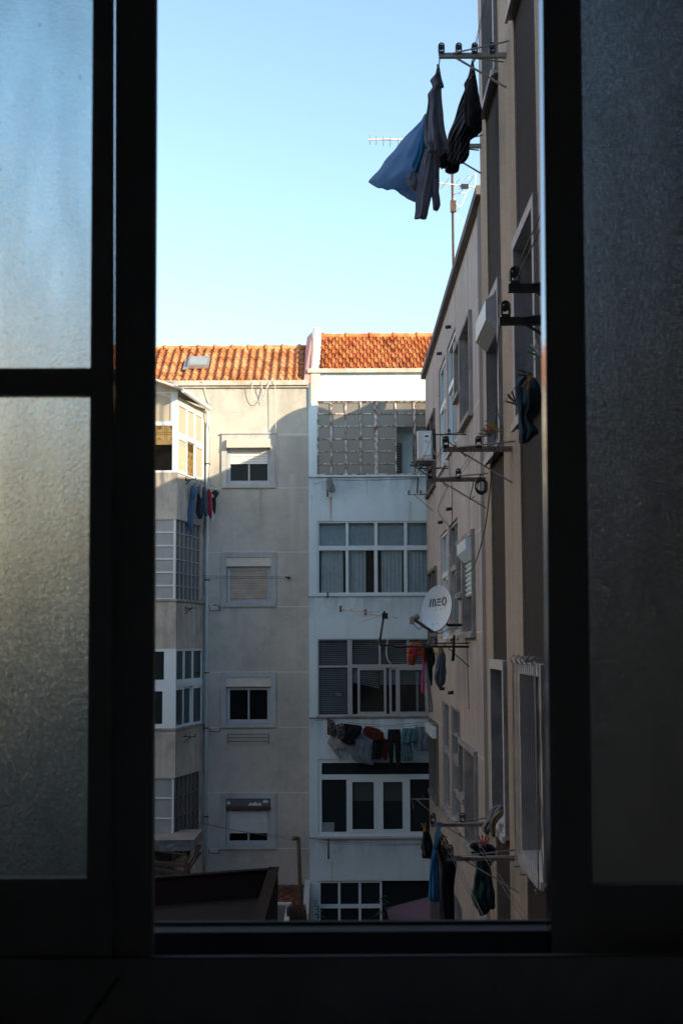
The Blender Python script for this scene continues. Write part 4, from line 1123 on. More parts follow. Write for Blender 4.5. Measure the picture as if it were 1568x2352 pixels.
def aircon():
    # casing seen end on: its grille faces the courtyard (-X)
    Yn = 29.0
    cor = [P(*ze(x, y), Yn) for x, y in ((138, 700), (320, 700))]
    x0, x1 = cor[0].x, cor[1].x
    zt, zb_ = P(*ze(230, 355), Yn).z, P(*ze(230, 703), Yn).z
    t = thing('air_conditioner', 'white outdoor air conditioner unit on shelf brackets at the far end of the mauve facade', 'air conditioner', (x1, Yn + .4, zb_))
    mb = MB(); mb.box(x0, x1, Yn, Yn + .80, zb_ + .02, zt); body = mb.build('casing', M['ac_white'], t)
    bv = body.modifiers.new('bevel', 'BEVEL'); bv.width = .03; bv.segments = 3
    a, c = P(*ze(212, 640), Yn - .01), P(*ze(298, 385), Yn - .01)
    mb = MB(); mb.hexa([(a.x, Yn - .03, a.z), (c.x, Yn - .03, a.z), (c.x, Yn + .01, a.z), (a.x, Yn + .01, a.z), (a.x + .01, Yn - .03, c.z), (c.x, Yn - .03, c.z), (c.x, Yn + .01, c.z), (a.x + .01, Yn + .01, c.z)])
    pn = mb.build('service_panel', M['pvc'], t)
    a, c = P(*ze(228, 430), Yn - .035), P(*ze(270, 410), Yn - .035)
    mb = MB(); mb.box(a.x, c.x, Yn - .036, Yn - .0301, a.z, c.z); mb.build('grip', M['ac_dark'], pn)
    a, c = P(*ze(226, 498), Yn - .035), P(*ze(284, 462), Yn - .035)
    mb = MB()
    for i in range(3): mb.box(a.x, c.x - .02 * i, Yn - .0325, Yn - .0301, a.z + (c.z - a.z) * (i * .34), a.z + (c.z - a.z) * (i * .34 + .14))
    mb.build('rating_plate', M['stone_dirty'], pn)
    gx = P(*ze(88, 500), Yn).x
    mb = MB()
    cz = (zt + zb_) / 2; cy = Yn + .36
    for k in range(7):
        rr = .05 + k * .042
        mb.tube([(x0 - .04 - .03 * math.cos(rr * 4), cy + math.cos(i * math.pi / 14) * rr, cz + math.sin(i * math.pi / 14) * rr) for i in range(28)], .006, 4, closed=True)
    for k in range(8):
        a_ = k * math.pi / 4; mb.tube([(x0 - .07, cy, cz), (x0 - .02, cy + math.cos(a_) * .32, cz + math.sin(a_) * .32)], .005, 4)
    mb.build('fan_grille', M['ac_dark'], t)
    mb = MB(); mb.box(x0 - .003, x0 - .001, Yn + .05, Yn + .68, zb_ + .06, zt - .05); mb.build('fan_opening', M['ac_dark'], t)
    for y in (Yn + .12, Yn + .62):
        mb = MB(); mb.box(x0 - .12, XC + .01, y - .02, y + .02, zb_ - .045, zb_ - .002); mb.box(XC - .03, XC + .01, y - .02, y + .02, zb_ - .4, zb_ - .046); mb.beam((x0, y, zb_ - .05), (XC, y, zb_ - .36), .02, .03); mb.build('shelf_bracket', M['stone_dark'], t)
    mb = MB(); mb.box(x0 - .03, x1 + .25, Yn - .02, Yn + .82, zb_ - .001, zb_ + .018); mb.build('tray', M['galv'], t)
    mb = MB()
    for dz in (0, .05): mb.tube([P(*ze(300, 600), Yn) + V((0, 0, dz)), P(*ze(340, 625), Yn) + V((0, 0, dz)), P(*ze(385, 660), Yn) + V((.03, .1, dz)), V((XC + .02, Yn + .4, P(*ze(385, 660), Yn).z + dz))], .02, 7)
    mb.build('hose', M['stone_dirty'], t)
aircon()

def dish():
    C = P(*zd(1133, 290), 22.9)                   # centre of the reflector
    ex = V((1, -.0, 0)); Yd = C.y
    # outline measured on the picture: ellipse leaning right
    def q(x, y, dy=0): return P(*zd(x, y), Yd + dy)
    w = (q(1295, 180) - q(970, 380)).length / 2
    t = thing('satellite_dish', 'pale grey satellite dish lettered MEO on an arm from the mauve facade', 'satellite dish', V((XC, Yd, C.z - .3)))
    # dish plane: normal points to the viewer, left and up a little
    N = V((-.60, -.77, .22)).normalized()
    R = N.cross(V((0, 0, 1))).normalized() * -1
    U = R.cross(N).normalized()
    if U.z < 0: U = -U
    if R.x < 0: R = -R
    rx = (q(1290, 290) - q(972, 290)).length / 2 / abs(R.x) * .985
    rz = (q(1130, 33).z - q(1130, 546).z) / 2 / U.z
    tilt = .0
    rings = []
    for k in range(9):
        f = k / 8
        rings.append([C + R * (math.cos(a) * rx * f) + U * (math.sin(a) * rz * f) - N * (.10 * (1 - f * f)) + V((0, 0, 0)) for a in [2 * math.pi * i / 40 for i in range(40)]])
    mb = MB(); mb.grid(rings[1:], True, True); mb.poly(rings[1], True)
    back = [[p - N * .022 for p in r] for r in rings]
    mb.grid(back[1:], True, True); mb.poly(back[1][::-1], True)
    rim = [rings[8], [C + (p - C) * 1.02 - N * .004 for p in rings[8]], [C + (p - C) * 1.02 - N * .028 for p in rings[8]], back[8]]
    mb.grid(rim, True, True)
    refl = mb.build('reflector', M['dish'], t)
    # lettering, drawn as raised flat strips on the reflector
    def onr(x, y):                                # picture point -> point on the bowl
        d = ray(*zd(x, y)); k = C.dot(N) / d.dot(N)
        for _ in range(12):
            r = d * k - C; a, b_ = r.dot(R) / rx, r.dot(U) / rz
            k = (C.dot(N) - .10 * max(0, 1 - a * a - b_ * b_)) / d.dot(N)
        return d * k + N * .008
    mb = MB()
    def stroke(x0, y0, x1, y1, w0, w1):
        d = V((x1 - x0, y1 - y0, 0)); n = V((-d.y, d.x, 0)).normalized(); rows = []
        for i in range(7):
            f = i / 6; ww = (w0 + (w1 - w0) * f) / 2; px, py = x0 + d.x * f, y0 + d.y * f
            rows.append([onr(px + n.x * ww, py + n.y * ww), onr(px, py), onr(px - n.x * ww, py - n.y * ww)])
        mb.grid(rows, False)
        mb.grid([[p + N * -.005 for p in r] for r in rows], False)
        for s in (0, 2): mb.grid([[r[s] for r in rows], [r[s] - N * .005 for r in rows]], False)
    stroke(1074, 188, 1061, 277, 11, 12); stroke(1096, 186, 1094, 275, 11, 12); stroke(1117, 183, 1124, 272, 11, 12)      # m
    stroke(1141, 196, 1184, 181, 12, 12); stroke(1143, 225, 1184, 215, 12, 12); stroke(1139, 254, 1183, 257, 12, 12)      # E
    ro = []
    for i in range(33):
        a = 2 * math.pi * i / 32; ca, sa = math.cos(a), math.sin(a)
        ro.append([onr(1221 + ca * 25 - sa * 2, 212 + sa * 49 - ca * 3), onr(1221 + ca * 14 - sa * 1, 212 + sa * 36 - ca * 2)])
    mb.grid(ro, False); mb.grid([[p - N * .005 for p in r] for r in ro], False)
    mb.build('lettering', M['black_plastic'], refl)
    for (x, y) in ((1126, 310), (1182, 301), (1091, 470), (1146, 461)):
        p = onr(x, y); mb = MB(); mb.tube([p - N * .010, p + N * .002], .011, 8); mb.build('bolt', M['galv'], refl)
    foot = q(1098, 560, -.05)
    lnb = P(*zd(868, 405), Yd - .50)
    mb = MB(); mb.beam(foot, lnb, .035, .035); mb.build('arm', M['stone_dark'], t)
    mb = MB(); d = (C - lnb).normalized()
    mb.tube([lnb - d * .03, lnb + d * .08, lnb + d * .085, lnb + d * .12], [.04, .04, .05, .05], 10); mb.box(lnb.x - .05, lnb.x + .03, lnb.y - .03, lnb.y + .03, lnb.z - .09, lnb.z + .02)
    mb.build('receiver', M['stone_dirty'], t)
    mb = MB(); mb.box(foot.x - .05, foot.x + .05, foot.y - .02, foot.y + .03, foot.z - .06, foot.z + .02); mb.build('foot', M['galv'], t)
    w0 = PX(*zd(1455, 478), XC)
    k = P(*zd(1262, 478), Yd + .10); k2 = P(*zd(1232, 440), Yd + .08)
    mb = MB(); mb.tube([C - N * .13, k2, k, V((XC + .01, k.y + .05, k.z))], .024, 8); mb.build('wall_arm', M['black_steel'], t)
    mb = MB(); mb.tube([lnb + V((0, 0, -.08)), lnb + V((.10, .05, -.17)), lnb.lerp(foot, .45) + V((0, 0, -.03)), foot + V((.1, 0, -.02)), foot + V((.26, .1, .05)), k + V((0, 0, -.06)), V((XC - .01, k.y + .05, k.z - .05)), V((XC - .01, k.y - .8, k.z - .3)), V((XC - .01, k.y - 1.0, k.z - 1.3))], .006, 5); mb.build('cable', M['cable'], t)
dish()

def yagi(t, p, d, L, n, el, up, m):
    d = V(d).normalized(); up = V(up).normalized(); sd = d.cross(up).normalized()
    mb = MB(); mb.beam(V(p), V(p) + d * L, .022, .022); mb.build('boom', m, t)
    for i in range(n):
        f = (i + .4) / n; c = V(p) + d * (L * f); l = el * (1 - .25 * f)
        mb = MB(); mb.tube([c - sd * l / 2, c + sd * l / 2], .005, 5); mb.build('element', M['galv'], t)

def mast():
    Xm, Ym = 2.08, 26.6
    top = P(1034, 315, Ym); base = P(1041, 640, Ym); k = base.z - .8
    t = thing('television_antenna', 'tall rusty antenna mast with two booms above the mauve roof, behind the blowing laundry', 'antenna', (base.x, Ym, 5.86))
    mb = MB(); mb.tube([(base.x, Ym, 5.86), (P(1038, 400, Ym).x, Ym, P(1038, 400, Ym).z), top], .024, 8); mb.build('mast', M['rust'], t)
    a, b = P(1006, 420, Ym - .03), P(1097, 431, Ym - .03); d = (b - a)
    mb = MB(); mb.beam(a - d * .25, b, .024, .024); bm = mb.build('boom', M['antenna_alu'], t)
    for (x, y, x2, y2) in ((890, 1583, 992, 1452), (1048, 1543, 1110, 1460), (1200, 1535, 1275, 1420)):
        p, q = P(*zc(1450, 200, 2.851)(x, y), Ym + .2), P(*zc(1450, 200, 2.851)(x2, y2), Ym - .3)
        mb = MB(); mb.tube([p, q], .006, 5); mb.build('element', M['galv'], t)
    zh = zc(1450, 200, 2.851)
    mb = MB(); mb.tube([P(*zh(x, y), Ym - .05) for x, y in ((1090, 1640), (1085, 1610), (1195, 1435), (1205, 1430), (1212, 1445), (1205, 1480), (1100, 1645))], .007, 5); mb.build('dipole', M['galv'], t)
    mb = MB(); p = P(*zh(1162, 1558), Ym - .06); mb.box(p.x - .07, p.x + .07, p.y - .04, p.y + .04, p.z - .04, p.z + .04); mb.build('junction_box', M['black_plastic'], t)
    mb = MB(); mb.beam(P(*zh(1284, 1410), Ym), P(*zh(1292, 1610), Ym), .03, .05, (0, 1, 0)); mb.build('reflector', M['antenna_alu'], t)
    mb = MB(); p = P(*zh(1028, 1785), Ym - .04); mb.box(p.x - .05, p.x + .06, p.y - .04, p.y + .03, p.z - .11, p.z + .11); mb.build('amplifier', M['rust'], t)
    mb = MB()
    for path in (((1260, 1550), (1200, 1600), (1170, 1660), (1130, 1760), (1080, 1830)), ((1170, 1625), (1090, 1628), (1035, 1650)), ((1030, 1690), (1060, 1740), (1095, 1790)), ((1040, 1830), (1075, 1900), (1095, 2000)), ((1040, 1830), (1100, 1890), (1180, 2000))):
        mb.tube([P(*zh(*q), Ym - .02) for q in path], .008 if path[0][1] < 1800 else .003, 5)
    mb.build('cable', M['cable_white'], t)
    a, b = P(847, 320, Ym), P(925, 327, Ym)
    mb = MB(); mb.beam(a, a + (top + V((0, 0, -.05)) - a) * 1.02, .03, .03); mb.build('boom', M['antenna_alu'], t)
    for u in (849, 864, 880, 896, 914, 935, 960, 985):
        p = P(u, 321 + (u - 847) * .09, Ym); mb = MB(); mb.tube([p + V((0, -.12, .10)), p + V((0, .12, -.05))], .006, 5); mb.build('element', M['galv'], t)
mast()

def antenna_low():
    Yl = 22.0
    g = lambda x, y, Y=Yl: P(*zd(x, y), Y)
    t = thing('television_antenna', 'small wall antenna of thin rods on a bent black arm before the white facade', 'antenna', g(497, 690))
    mb = MB(); rt = V((XC, Yl, g(1160, 722).z)); mb.tube([rt, g(1000, 718), g(690, 718), g(505, 700), g(497, 680), g(515, 560), g(552, 322)], .017, 8); mb.build('arm', M['black_steel'], t)
    mb = MB(); mb.tube([g(545, 372), g(340, 335, Yl + .35), g(62, 292, Yl + .9)], .009, 6); mb.tube([g(545, 385), g(340, 345, Yl + .35), g(66, 303, Yl + .9)], .006, 6); mb.build('boom', M['antenna_alu'], t)
    p = g(560, 372); mb = MB(); mb.box(p.x - .05, p.x + .04, p.y - .04, p.y + .04, p.z - .05, p.z + .04); mb.build('junction_box', M['black_plastic'], t)
    for (a, b) in (((265, 449), (505, 373)), ((280, 395), (430, 347)), ((252, 371), (545, 366)), ((560, 366), (700, 400)), ((520, 385), (612, 412)), ((215, 352), (490, 326)), ((180, 327), (420, 330)), ((150, 321), (330, 323)), ((120, 310), (275, 309)), ((90, 318), (200, 299))):
        mb = MB(); mb.tube([g(*a, Yl + .1), g(*b, Yl + .25)], .0045, 5); mb.build('element', M['antenna_alu'], t)
    for (x, y, Y) in ((62, 297, Yl + .9), (340, 338, Yl + .35)):
        p = g(x, y, Y); mb = MB(); mb.box(p.x - .02, p.x + .02, p.y - .03, p.y + .03, p.z - .05, p.z + .05); mb.build('end_cap', M['stone_dark'], t)
    mb = MB(); mb.tube([g(580, 385), g(600, 460), g(595, 600), g(578, 700), g(572, 800), g(590, 870), g(625, 915)], .007, 5); mb.build('cable', M['cable_white'], t)
antenna_low()

def roof_dish():
    # stands behind the parapet of the mauve building; the photo shows only its round shadow on the beige wall
    c = V((2.62, 30.65, 6.69)); N = V((.78, -.6, .25)).normalized(); R = N.cross(V((0, 0, 1))).normalized(); U = R.cross(N)
    t = thing('satellite_dish', 'round dish behind the roof parapet, known from its round shadow on the beige wall', 'satellite dish', (2.62, 30.85, 5.9))
    mb = MB(); rg_ = [[c + R * (math.cos(a) * .5 * f) + U * (math.sin(a) * .5 * f) - N * (.1 * (1 - f * f)) for a in [2 * math.pi * i / 32 for i in range(32)]] for f in (.05, .3, .6, .85, 1)]
    mb.grid(rg_, True, True); mb.poly(rg_[0]); bk = [[p - N * .02 for p in r] for r in rg_]; mb.grid(bk, True, True); mb.grid([rg_[-1], bk[-1]], True, True); mb.build('reflector', M['dish'], t)
    mb = MB(); mb.tube([c - N * .12, c - N * .2 + V((0, 0, -.1)), V((2.62, 30.85, 5.86))], .03, 8); mb.build('mast', M['rust'], t)
    mb = MB(); mb.tube([c - U * .5, c + N * .45 - U * .3], .015, 6); mb.build('arm', M['galv'], t)
roof_dish()

# wall cables below the eaves of the beige block
f = lambda x, y, n=.03: P(*z2(x, y), YA - n)
loopcable('cable', 'white cable looped loosely from the eaves over the shutter window', [
    [f(1100, 480, .12), f(1060, 530, .14), f(1035, 620, .14), f(1000, 680, .13), f(960, 680, .13), f(925, 620, .13), f(915, 530, .13), f(935, 500, .12)],
    [f(1095, 485, .12), f(1050, 560, .12), f(1025, 640, .12), f(990, 690, .12)], [f(1000, 505, .12), f(1002, 560, .12), f(1020, 610, .12), f(1028, 690, .1)],
    [f(1085, 478, .12), f(1110, 500, .14), f(1122, 560, .14), f(1126, 800, .14), f(1127, 1000, .13), f(1140, 1180, .05), f(1135, 1290, .03), f(1150, 1400, .03)]], .007, M['cable_white'])
loopcable('cable', 'thin white cable hanging over the cornice above the balcony gutter', [[f(455, 505, .12), f(470, 505, .13), f(488, 550, .05), f(510, 640, .03), f(530, 700, .03)]], .007, M['cable_white'])
loopcable('cable', 'dark cable running down beside the white drainpipe', [[P(*zf(822, 420), YA - .09), P(*zf(815, 700), YA - .11), P(*zf(825, 1000), YA - .09), P(*zf(812, 1500), YA - .1), P(*z7(505, 250), YA - .1), P(*z7(480, 580), YA - .1), P(*z7(490, 740), YA - .1), P(*z7(530, 920), YA - .08), P(*z7(560, 1010), YA - .05)]], .006, M['stone_dark'])

# small racks and brackets on the beige wall and the balconies
def small_rack(name, label, cat, y, pts, m, r=.008, group=None):
    mb = MB()
    for path in pts: mb.tube([P(*q, y) if len(q) == 2 else P(q[0], q[1], q[2]) for q in path], r, 5)
    return tag(mb.build(name, m), label, cat, group)
def q7(*a): return [z7(*p) for p in a]
def q8(*a): return [z8(*p) for p in a]
small_rack('drying_rack', 'brown rod rack fixed to the wall under the third shutter window', 'drying rack', YA - .12, [q8((733, 85), (733, 178)), q8((1118, 82), (1118, 178)), q8((733, 88), (1118, 86)), q8((733, 122), (1118, 120)), q8((733, 155), (1118, 154))], M['rust'])
small_rack('drying_rack', 'pale single rail on two stays below the lowest shutter window', 'drying rack', YA - .15, [q8((775, 1250), (775, 1180), (1065, 1176), (1065, 1250))], M['steel_light'])
for (lab, pts) in (('little wall bracket holding coiled wire beside the second shutter window', (q7((560, 1045), (662, 1040)), q7((565, 1045), (565, 1005)), q7((655, 1040), (655, 985)), q7((590, 1000), (615, 985), (640, 1000), (650, 1015)))),
                   ('rusty little wall bracket beside the third shutter window', (q8((562, 62), (660, 66)), q8((568, 62), (568, 30)), q8((655, 66), (655, 30)))),
                   ('rusty little wall bracket level with the sill of the lowest shutter window', (q8((550, 1205), (655, 1212)), q8((556, 1205), (556, 1165)), q8((650, 1212), (650, 1172))))):
    small_rack('clothesline_bracket', lab, 'bracket', YA - .12, pts, M['rust'], .009, 'clothesline brackets bolted to the facades')
for (lab, pts, m) in (('thin bracket on the top balcony carrying the line with the crimson garment', ([zf(340, 1522), zf(620, 1512)], [zf(340, 1695), zf(555, 1525)], [zf(385, 1540), zf(560, 1520)], [zf(480, 1512), zf(482, 1475)], [zf(624, 1510), zf(624, 1470)]), M['black_steel']),
                      ('thin bracket under the gridded balcony glazing', (q7((240, 1140), (390, 1025)), q7((293, 1075), (293, 1050), (395, 1022)), q7((335, 1020), (335, 998)), q7((240, 1022), (430, 1015))), M['black_steel']),
                      ('thin bracket under the white plastic balcony windows', (q8((243, 108), (430, 112)), q8((243, 228), (385, 115)), q8((332, 108), (340, 82)), q8((425, 108), (430, 82))), M['black_steel'])):
    small_rack('clothesline_bracket', lab, 'bracket', 31.9, pts, m, .010, 'clothesline brackets bolted to the facades')
small_rack('clothesline_bracket', 'short bracket on the beige wall at the far end of the crimson garment line', 'bracket', YA - .18, [[zf(930, 1692), zf(980, 1698)], [zf(970, 1698), zf(971, 1645)]], M['galv'], .010, 'clothesline brackets bolted to the facades')
line('clothesline', 'line from the top balcony bracket to the beige wall with the crimson garment', [[P(*zf(482, 1490), 31.9), P(*zf(545, 1590), 32.2), P(*zf(790, 1640), 32.8), P(*zf(970, 1690), YA - .18)], [P(*zf(624, 1490), 31.9), P(*zf(880, 1610), 32.8), P(*zf(970, 1660), YA - .18)], [P(*zf(340, 1460), 31.6), P(*zf(590, 1570), 32.2), P(*zf(790, 1640), 32.8)]], M['wire'], .004, group=GL)
line('clothesline', 'thin line across the second shutter window to a hook on the wall', [[P(*z7(445, 712), YA - .15), P(*z7(1300, 722), YA - .1)], [P(*z7(445, 730), YA - .15), P(*z7(1300, 736), YA - .1)]], M['wire'], .004, sag=.01, group=GL)
mb = MB(); p = P(*z7(1305, 730), YA - .05); mb.tube([p + V((0, .05, 0)), p + V((0, -.08, 0))], [.03, .02], 6); mb.beam(p + V((-.08, -.06, .01)), p + V((.05, -.06, 0)), .03, .03); tag(mb.build('wall_hook', M['black_steel']), 'dark line hook on the beige wall right of the second shutter window', 'hook')

# rods, hooks and lines below the white building's windows
def rod(label, top, bot, y, m, r=.018):
    mb = MB(); a, b = P(*top, y), P(*bot, y); mb.tube([(a.x, YB, a.z), a, b], r, 6); return tag(mb.build('line_post', m), label, 'line post', 'posts of the lines below the white window bands')
rod('rusting post under the rusty steel window, at its right end', ze(148, 905), ze(140, 1085), YB - .25, M['rust'])
rod('rusty post under the rusty steel window where the grey rag hangs', z3(246, 1375), z3(246, 1540), YB - .22, M['rust'])
rod('short post under the window with vertical blinds', zd(-83, 117), zd(-83, 175), YB - .2, M['rust'])
rod('post at the left end of the laundry line under the venetian blinds', za(242, 1105), za(242, 1300), YB - .3, M['rust'])
rod('post with looped cord under the plastic casement windows', zb(246, 1065), zb(248, 1290), YB - .25, M['rust'])
gb = lambda f, x, y, n=.25: P(*f(x, y), YB - n)
line('clothesline', 'empty lines under the rusty steel window', [[gb(z3, 128, 1425, .03), gb(z3, 246, 1398), gb(z3, 1060, 1380)], [gb(z3, 246, 1385), gb(z3, 700, 1392), gb(z3, 1060, 1372)], [gb(z3, 150, 1368), gb(z3, 1100, 1360)]], M['wire'], .005, group=GL)
line('clothesline', 'sagging line under the venetian blinds with the dark red garment', [[gb(za, 85, 1135, .03), gb(za, 242, 1120), gb(za, 420, 1165), gb(za, 700, 1200), gb(za, 1000, 1210), gb(za, 1240, 1195), gb(za, 1500, 1150)], [gb(za, 242, 1115), gb(za, 600, 1170), gb(za, 1000, 1190), gb(za, 1500, 1135)]], M['wire'], .005, group=GL)
line('clothesline', 'four empty lines under the plastic casement windows', [[gb(zb, 85, 1085, .03), gb(zb, 246, 1105), gb(zb, 800, 1135), gb(zb, 1500, 1120)], [gb(zb, 246, 1075), gb(zb, 900, 1105), gb(zb, 1500, 1100)], [gb(zb, 246, 1068), gb(zb, 900, 1080), gb(zb, 1500, 1075)], [gb(zb, 246, 1085), gb(zb, 900, 1122), gb(zb, 1500, 1110)]], M['wire'], .0045, group=GL)

# ================================================================ things on the courtyard floor
def terrace_house():
    t = thing('flat_roofed_shed', 'flat roofed outbuilding with a dark red parapet at the bottom left of the courtyard', 'shed', (-3, 22, GZ))
    Zt = -4.08
    Fc = PZ(638.6, 1991, Zt); Lc = PZ(353, 2012, Zt)
    d = (Lc - Fc).normalized(); Fl = Fc + d * 7.5
    Nr = V((Fc.x + .02, 10.5, Zt)); W = .15
    def wallbox(mb, a, b, w, z0, z1):
        dd = (b - a).normalized(); n = V((-dd.y, dd.x, 0)) * w
        mb.hexa([V((*p.xy, z0)) for p in (a, b, b + n, a + n)] + [V((*p.xy, z1)) for p in (a, b, b + n, a + n)])
    mb = MB(); wallbox(mb, Fc + V((0, 0, 0)), Nr, -W, -4.62, Zt - .03); wallbox(mb, Fc + d * .16, Fl, W, -4.62, Zt - .03); mb.build('parapet', M['roof_red'], t)
    mb = MB(); wallbox(mb, Fc + V((.02, .02, 0)), Nr + V((.02, 0, 0)), -W - .04, Zt - .0295, Zt); wallbox(mb, Fc + d * .17, Fl, W + .03, Zt - .0295, Zt); mb.build('parapet_coping', M['roof_red'], t)
    mb = MB(); f0 = Fc + d * .01; mb.hexa([V((*p.xy, GZ)) for p in (f0, Nr, V((-9, 10.5, 0)), Fl)] + [V((*p.xy, -4.60)) for p in (f0, Nr, V((-9, 10.5, 0)), Fl)]); mb.build('walls', M['roof_red'], t)
    mb = MB(); e = [Fc + V((-W - .05, -.1, 0)) + d * .05, Nr + V((-W - .05, 0, 0)), V((-9, 10.5, 0)), Fl + V((0, -.1, 0))]
    mb.hexa([V((*p.xy, -4.599)) for p in e] + [V((*p.xy, -4.575)) for p in e]); mb.build('roof_surface', M['roof_floor'], t)
    mb = MB(); rng = random.Random(9); c = PZ(*z8(1010, 1592), -4.57)
    for i in range(5):
        a = c + V((rng.uniform(-.2, .15), rng.uniform(-.08, .08), 0)); mb.hexa([a + V((x, y, z)) for z, s in ((0, 1), (.04, .6)) for x, y in ((-.07 * s, -.05 * s), (.07 * s, -.04 * s), (.06 * s, .05 * s), (-.06 * s, .05 * s))])
    tag(mb.build('crumpled_plastic', M['f_mistblue']), 'scrap of crumpled pale plastic lying on the dark red flat roof', 'litter')
terrace_house()

def canopy():
    Zc = -4.07
    t = thing('canopy', 'concrete canopy slab with foil covered edge beside the drainpipe', 'canopy', (-5, 30.3, GZ))
    a, b = PZ(444.6, 1930, Zc), PZ(466.6, 1904.5, Zc)
    mb = MB(); mb.hexa([(-9, a.y, Zc - .2), (a.x, a.y, Zc - .2), (b.x, b.y, Zc - .2), (-9, b.y, Zc - .2), (-9, a.y, Zc), (a.x, a.y, Zc), (b.x, b.y, Zc), (-9, b.y, Zc)]); mb.build('slab', M['concrete'], t)
    rng = random.Random(2); mb = MB()
    n = 60; xs = [-9 + (a.x + 9.012) * i / n for i in range(n + 1)]
    mb.grid([[V((x, a.y - .012 - .012 * rng.random(), z)) for x in xs] for z in (Zc - .215, Zc - .14, Zc - .07, Zc + .006)], False)
    mb.grid([[V((x, a.y - .012, Zc + .006)) for x in xs], [V((x, a.y + .06, Zc + .007)) for x in xs]], False)
    mb.build('foil_edge', M['flashing'], t)
    for x in (a.x - .12, a.x - 1.6, a.x - 3.2):
        mb = MB(); mb.box(x - .04, x + .04, a.y + .1, a.y + .18, GZ, Zc - .201); mb.build('post', M['rust'], t)
    for (p, q, w) in (((30, 1292), (345, 1332), .06), ((345, 1332), (470, 1140), .06), ((30, 1180), (345, 1222), .03), ((35, 1355), (330, 1390), .05), ((345, 1395), (475, 1200), .04), ((35, 1300), (320, 1285), .03)):
        mb = MB(); y0 = 29.25; y1 = 29.25 if q[0] < 400 else 30.9
        mb.beam(P(*z8(*p), y0), P(*z8(*q), y1), w, w); mb.build('handrail', M['rust'], t)
    mb = MB(); p = P(*z8(340, 1395), 29.25); mb.box(p.x - .04, p.x + .04, p.y - .04, p.y + .04, GZ, p.z + .3); mb.build('post', M['rust'], t)
    mb = MB(); mb.box(-9, -3.66, 31.05, 31.2, GZ, Zc - .21); mb.build('back_wall', M['flashing'], t)
canopy()

def lean_to():
    Yw = YA - .01
    t = thing('tiled_lean_to', 'small orange tiled lean-to roof at the foot of the beige wall', 'lean-to', (-1.3, 33, GZ))
    zt = P(670, 2037, Yw).z; x0, x1 = -2.4, P(699, 2060, 33).x
    mb = MB()
    y0 = 31.7; z0 = PZ(680, 2085, zt - .42).z
    pitch = .24; cols = int((x1 - x0) / pitch)
    n = V((0, -.42, 1.7)).normalized(); up = V((0, Yw - y0, .42)); 
    for c in range(5):
        rows = []
        for a, lift in ((0, .04), (.22, .005)):
            rows.append([V((x0 + i / 10 * pitch, y0, zt - .42)) + up * min(1, (c * .2 + a)) + n * ((math.sin((i % 10) / 5 * math.pi) * .06 if (i % 10) < 5 else -.01) + lift) for i in range(cols * 10 + 1)])
        mb.grid(rows, True); mb.grid([[p - n * .03 for p in rows[0]], rows[0]], False)
    mb.build('roof', M['tile_old'], t)
    mb = MB(); mb.hexa([(x1, y0, zt - .55), (x1 + .12, y0, zt - .55), (x1 + .12, Yw, zt - .2), (x1, Yw, zt - .2), (x1, y0, zt - .30), (x1 + .12, y0, zt - .30), (x1 + .12, Yw, zt + .16), (x1, Yw, zt + .16)]); mb.build('verge', M['stone'], t)
    mb = MB(); mb.box(x0, x1 + .1, y0 + .15, y0 + .3, GZ, zt - .5); mb.build('wall', M['garden_wall'], t)
    mb = MB(); mb.box(x0, x1, Yw - .05, Yw + .0, zt + .0, zt + .05); mb.build('flashing', M['stone_dark'], t)
lean_to()

p0, p1 = P(*z8(1395, 1058), 30.5), P(*z8(1418, 1690), 30.5)
mb = MB(); mb.tube([(p1.x + .02, 30.5, GZ), p1, p0], .04, 8); mb.tube([p0 + V((-.12, 0, -.02)), p0 + V((0, 0, -.02))], .05, 6)
tag(mb.build('line_post', M['rust']), 'tall rusty pole standing before the tiled lean-to', 'pole')
line('clothesline', 'thin line from the tall rusty pole to the dark balcony glazing', [[p0 + V((-.1, 0, 0)), P(*z8(445, 920), 31.8)], [p0 + V((-.1, 0, -.05)), P(*z8(445, 905), 31.8)]], M['wire'], .004, sag=.04, group=GL)

def cold_frame():
    t = thing('roof_light', 'small roof light with pale frame between red parapet and brushwood', 'roof light', (-1.0, 29, GZ))
    Z = -5.35
    q = [PZ(*z8(*p), Z) for p in ((1200, 1682), (1330, 1682), (1300, 1900), (1160, 1900))]
    q2 = [PZ(*z8(*p), Z) for p in ((1200, 1692), (1286, 1692), (1255, 1885), (1160, 1885))]
    mb = MB(); mb.hexa([V((*p.xy, GZ)) for p in (q[3], q[2], q[1], q[0])] + [V((*p.xy, Z - .03)) for p in (q[3], q[2], q[1], q[0])]); mb.build('wall', M['garden_wall'], t)
    mb = MB()
    o, i = [q[3], q[2], q[1], q[0]], [q2[3], q2[2], q2[1], q2[0]]
    for k in range(4):
        a, b, c, d = o[k], o[(k + 1) % 4], i[(k + 1) % 4], i[k]
        mb.hexa([V((*p.xy, Z - .029)) for p in (a, b, c, d)] + [V((*p.xy, Z + .03)) for p in (a, b, c, d)])
    mb.build('frame', M['stone'], t)
    mb = MB(); mb.hexa([V((*p.xy, Z - .028)) for p in i] + [V((*p.xy, Z - .01)) for p in i]); mb.build('pane', M['pane_blue'], t)
cold_frame()

def brushwood():
    rng = random.Random(11); mb = MB()
    for i in range(230):
        u = rng.uniform(658, 703); top = 2083 + rng.uniform(-8, 14); Y = rng.uniform(28.4, 28.9)
        a = P(u, top, Y); b = P(u + rng.uniform(-5, 1), 2140, Y)
        mb.tube([V((b.x, Y, -6.9)), V(((a.x + b.x) / 2 + .01, Y, (a.z + b.z) / 2)), a], [.012, .009, .004], 4)
    tag(mb.build('brushwood_screen', M['thatch']), 'dark brushwood screen leaning at the corner of the white facade', 'screen')
brushwood()

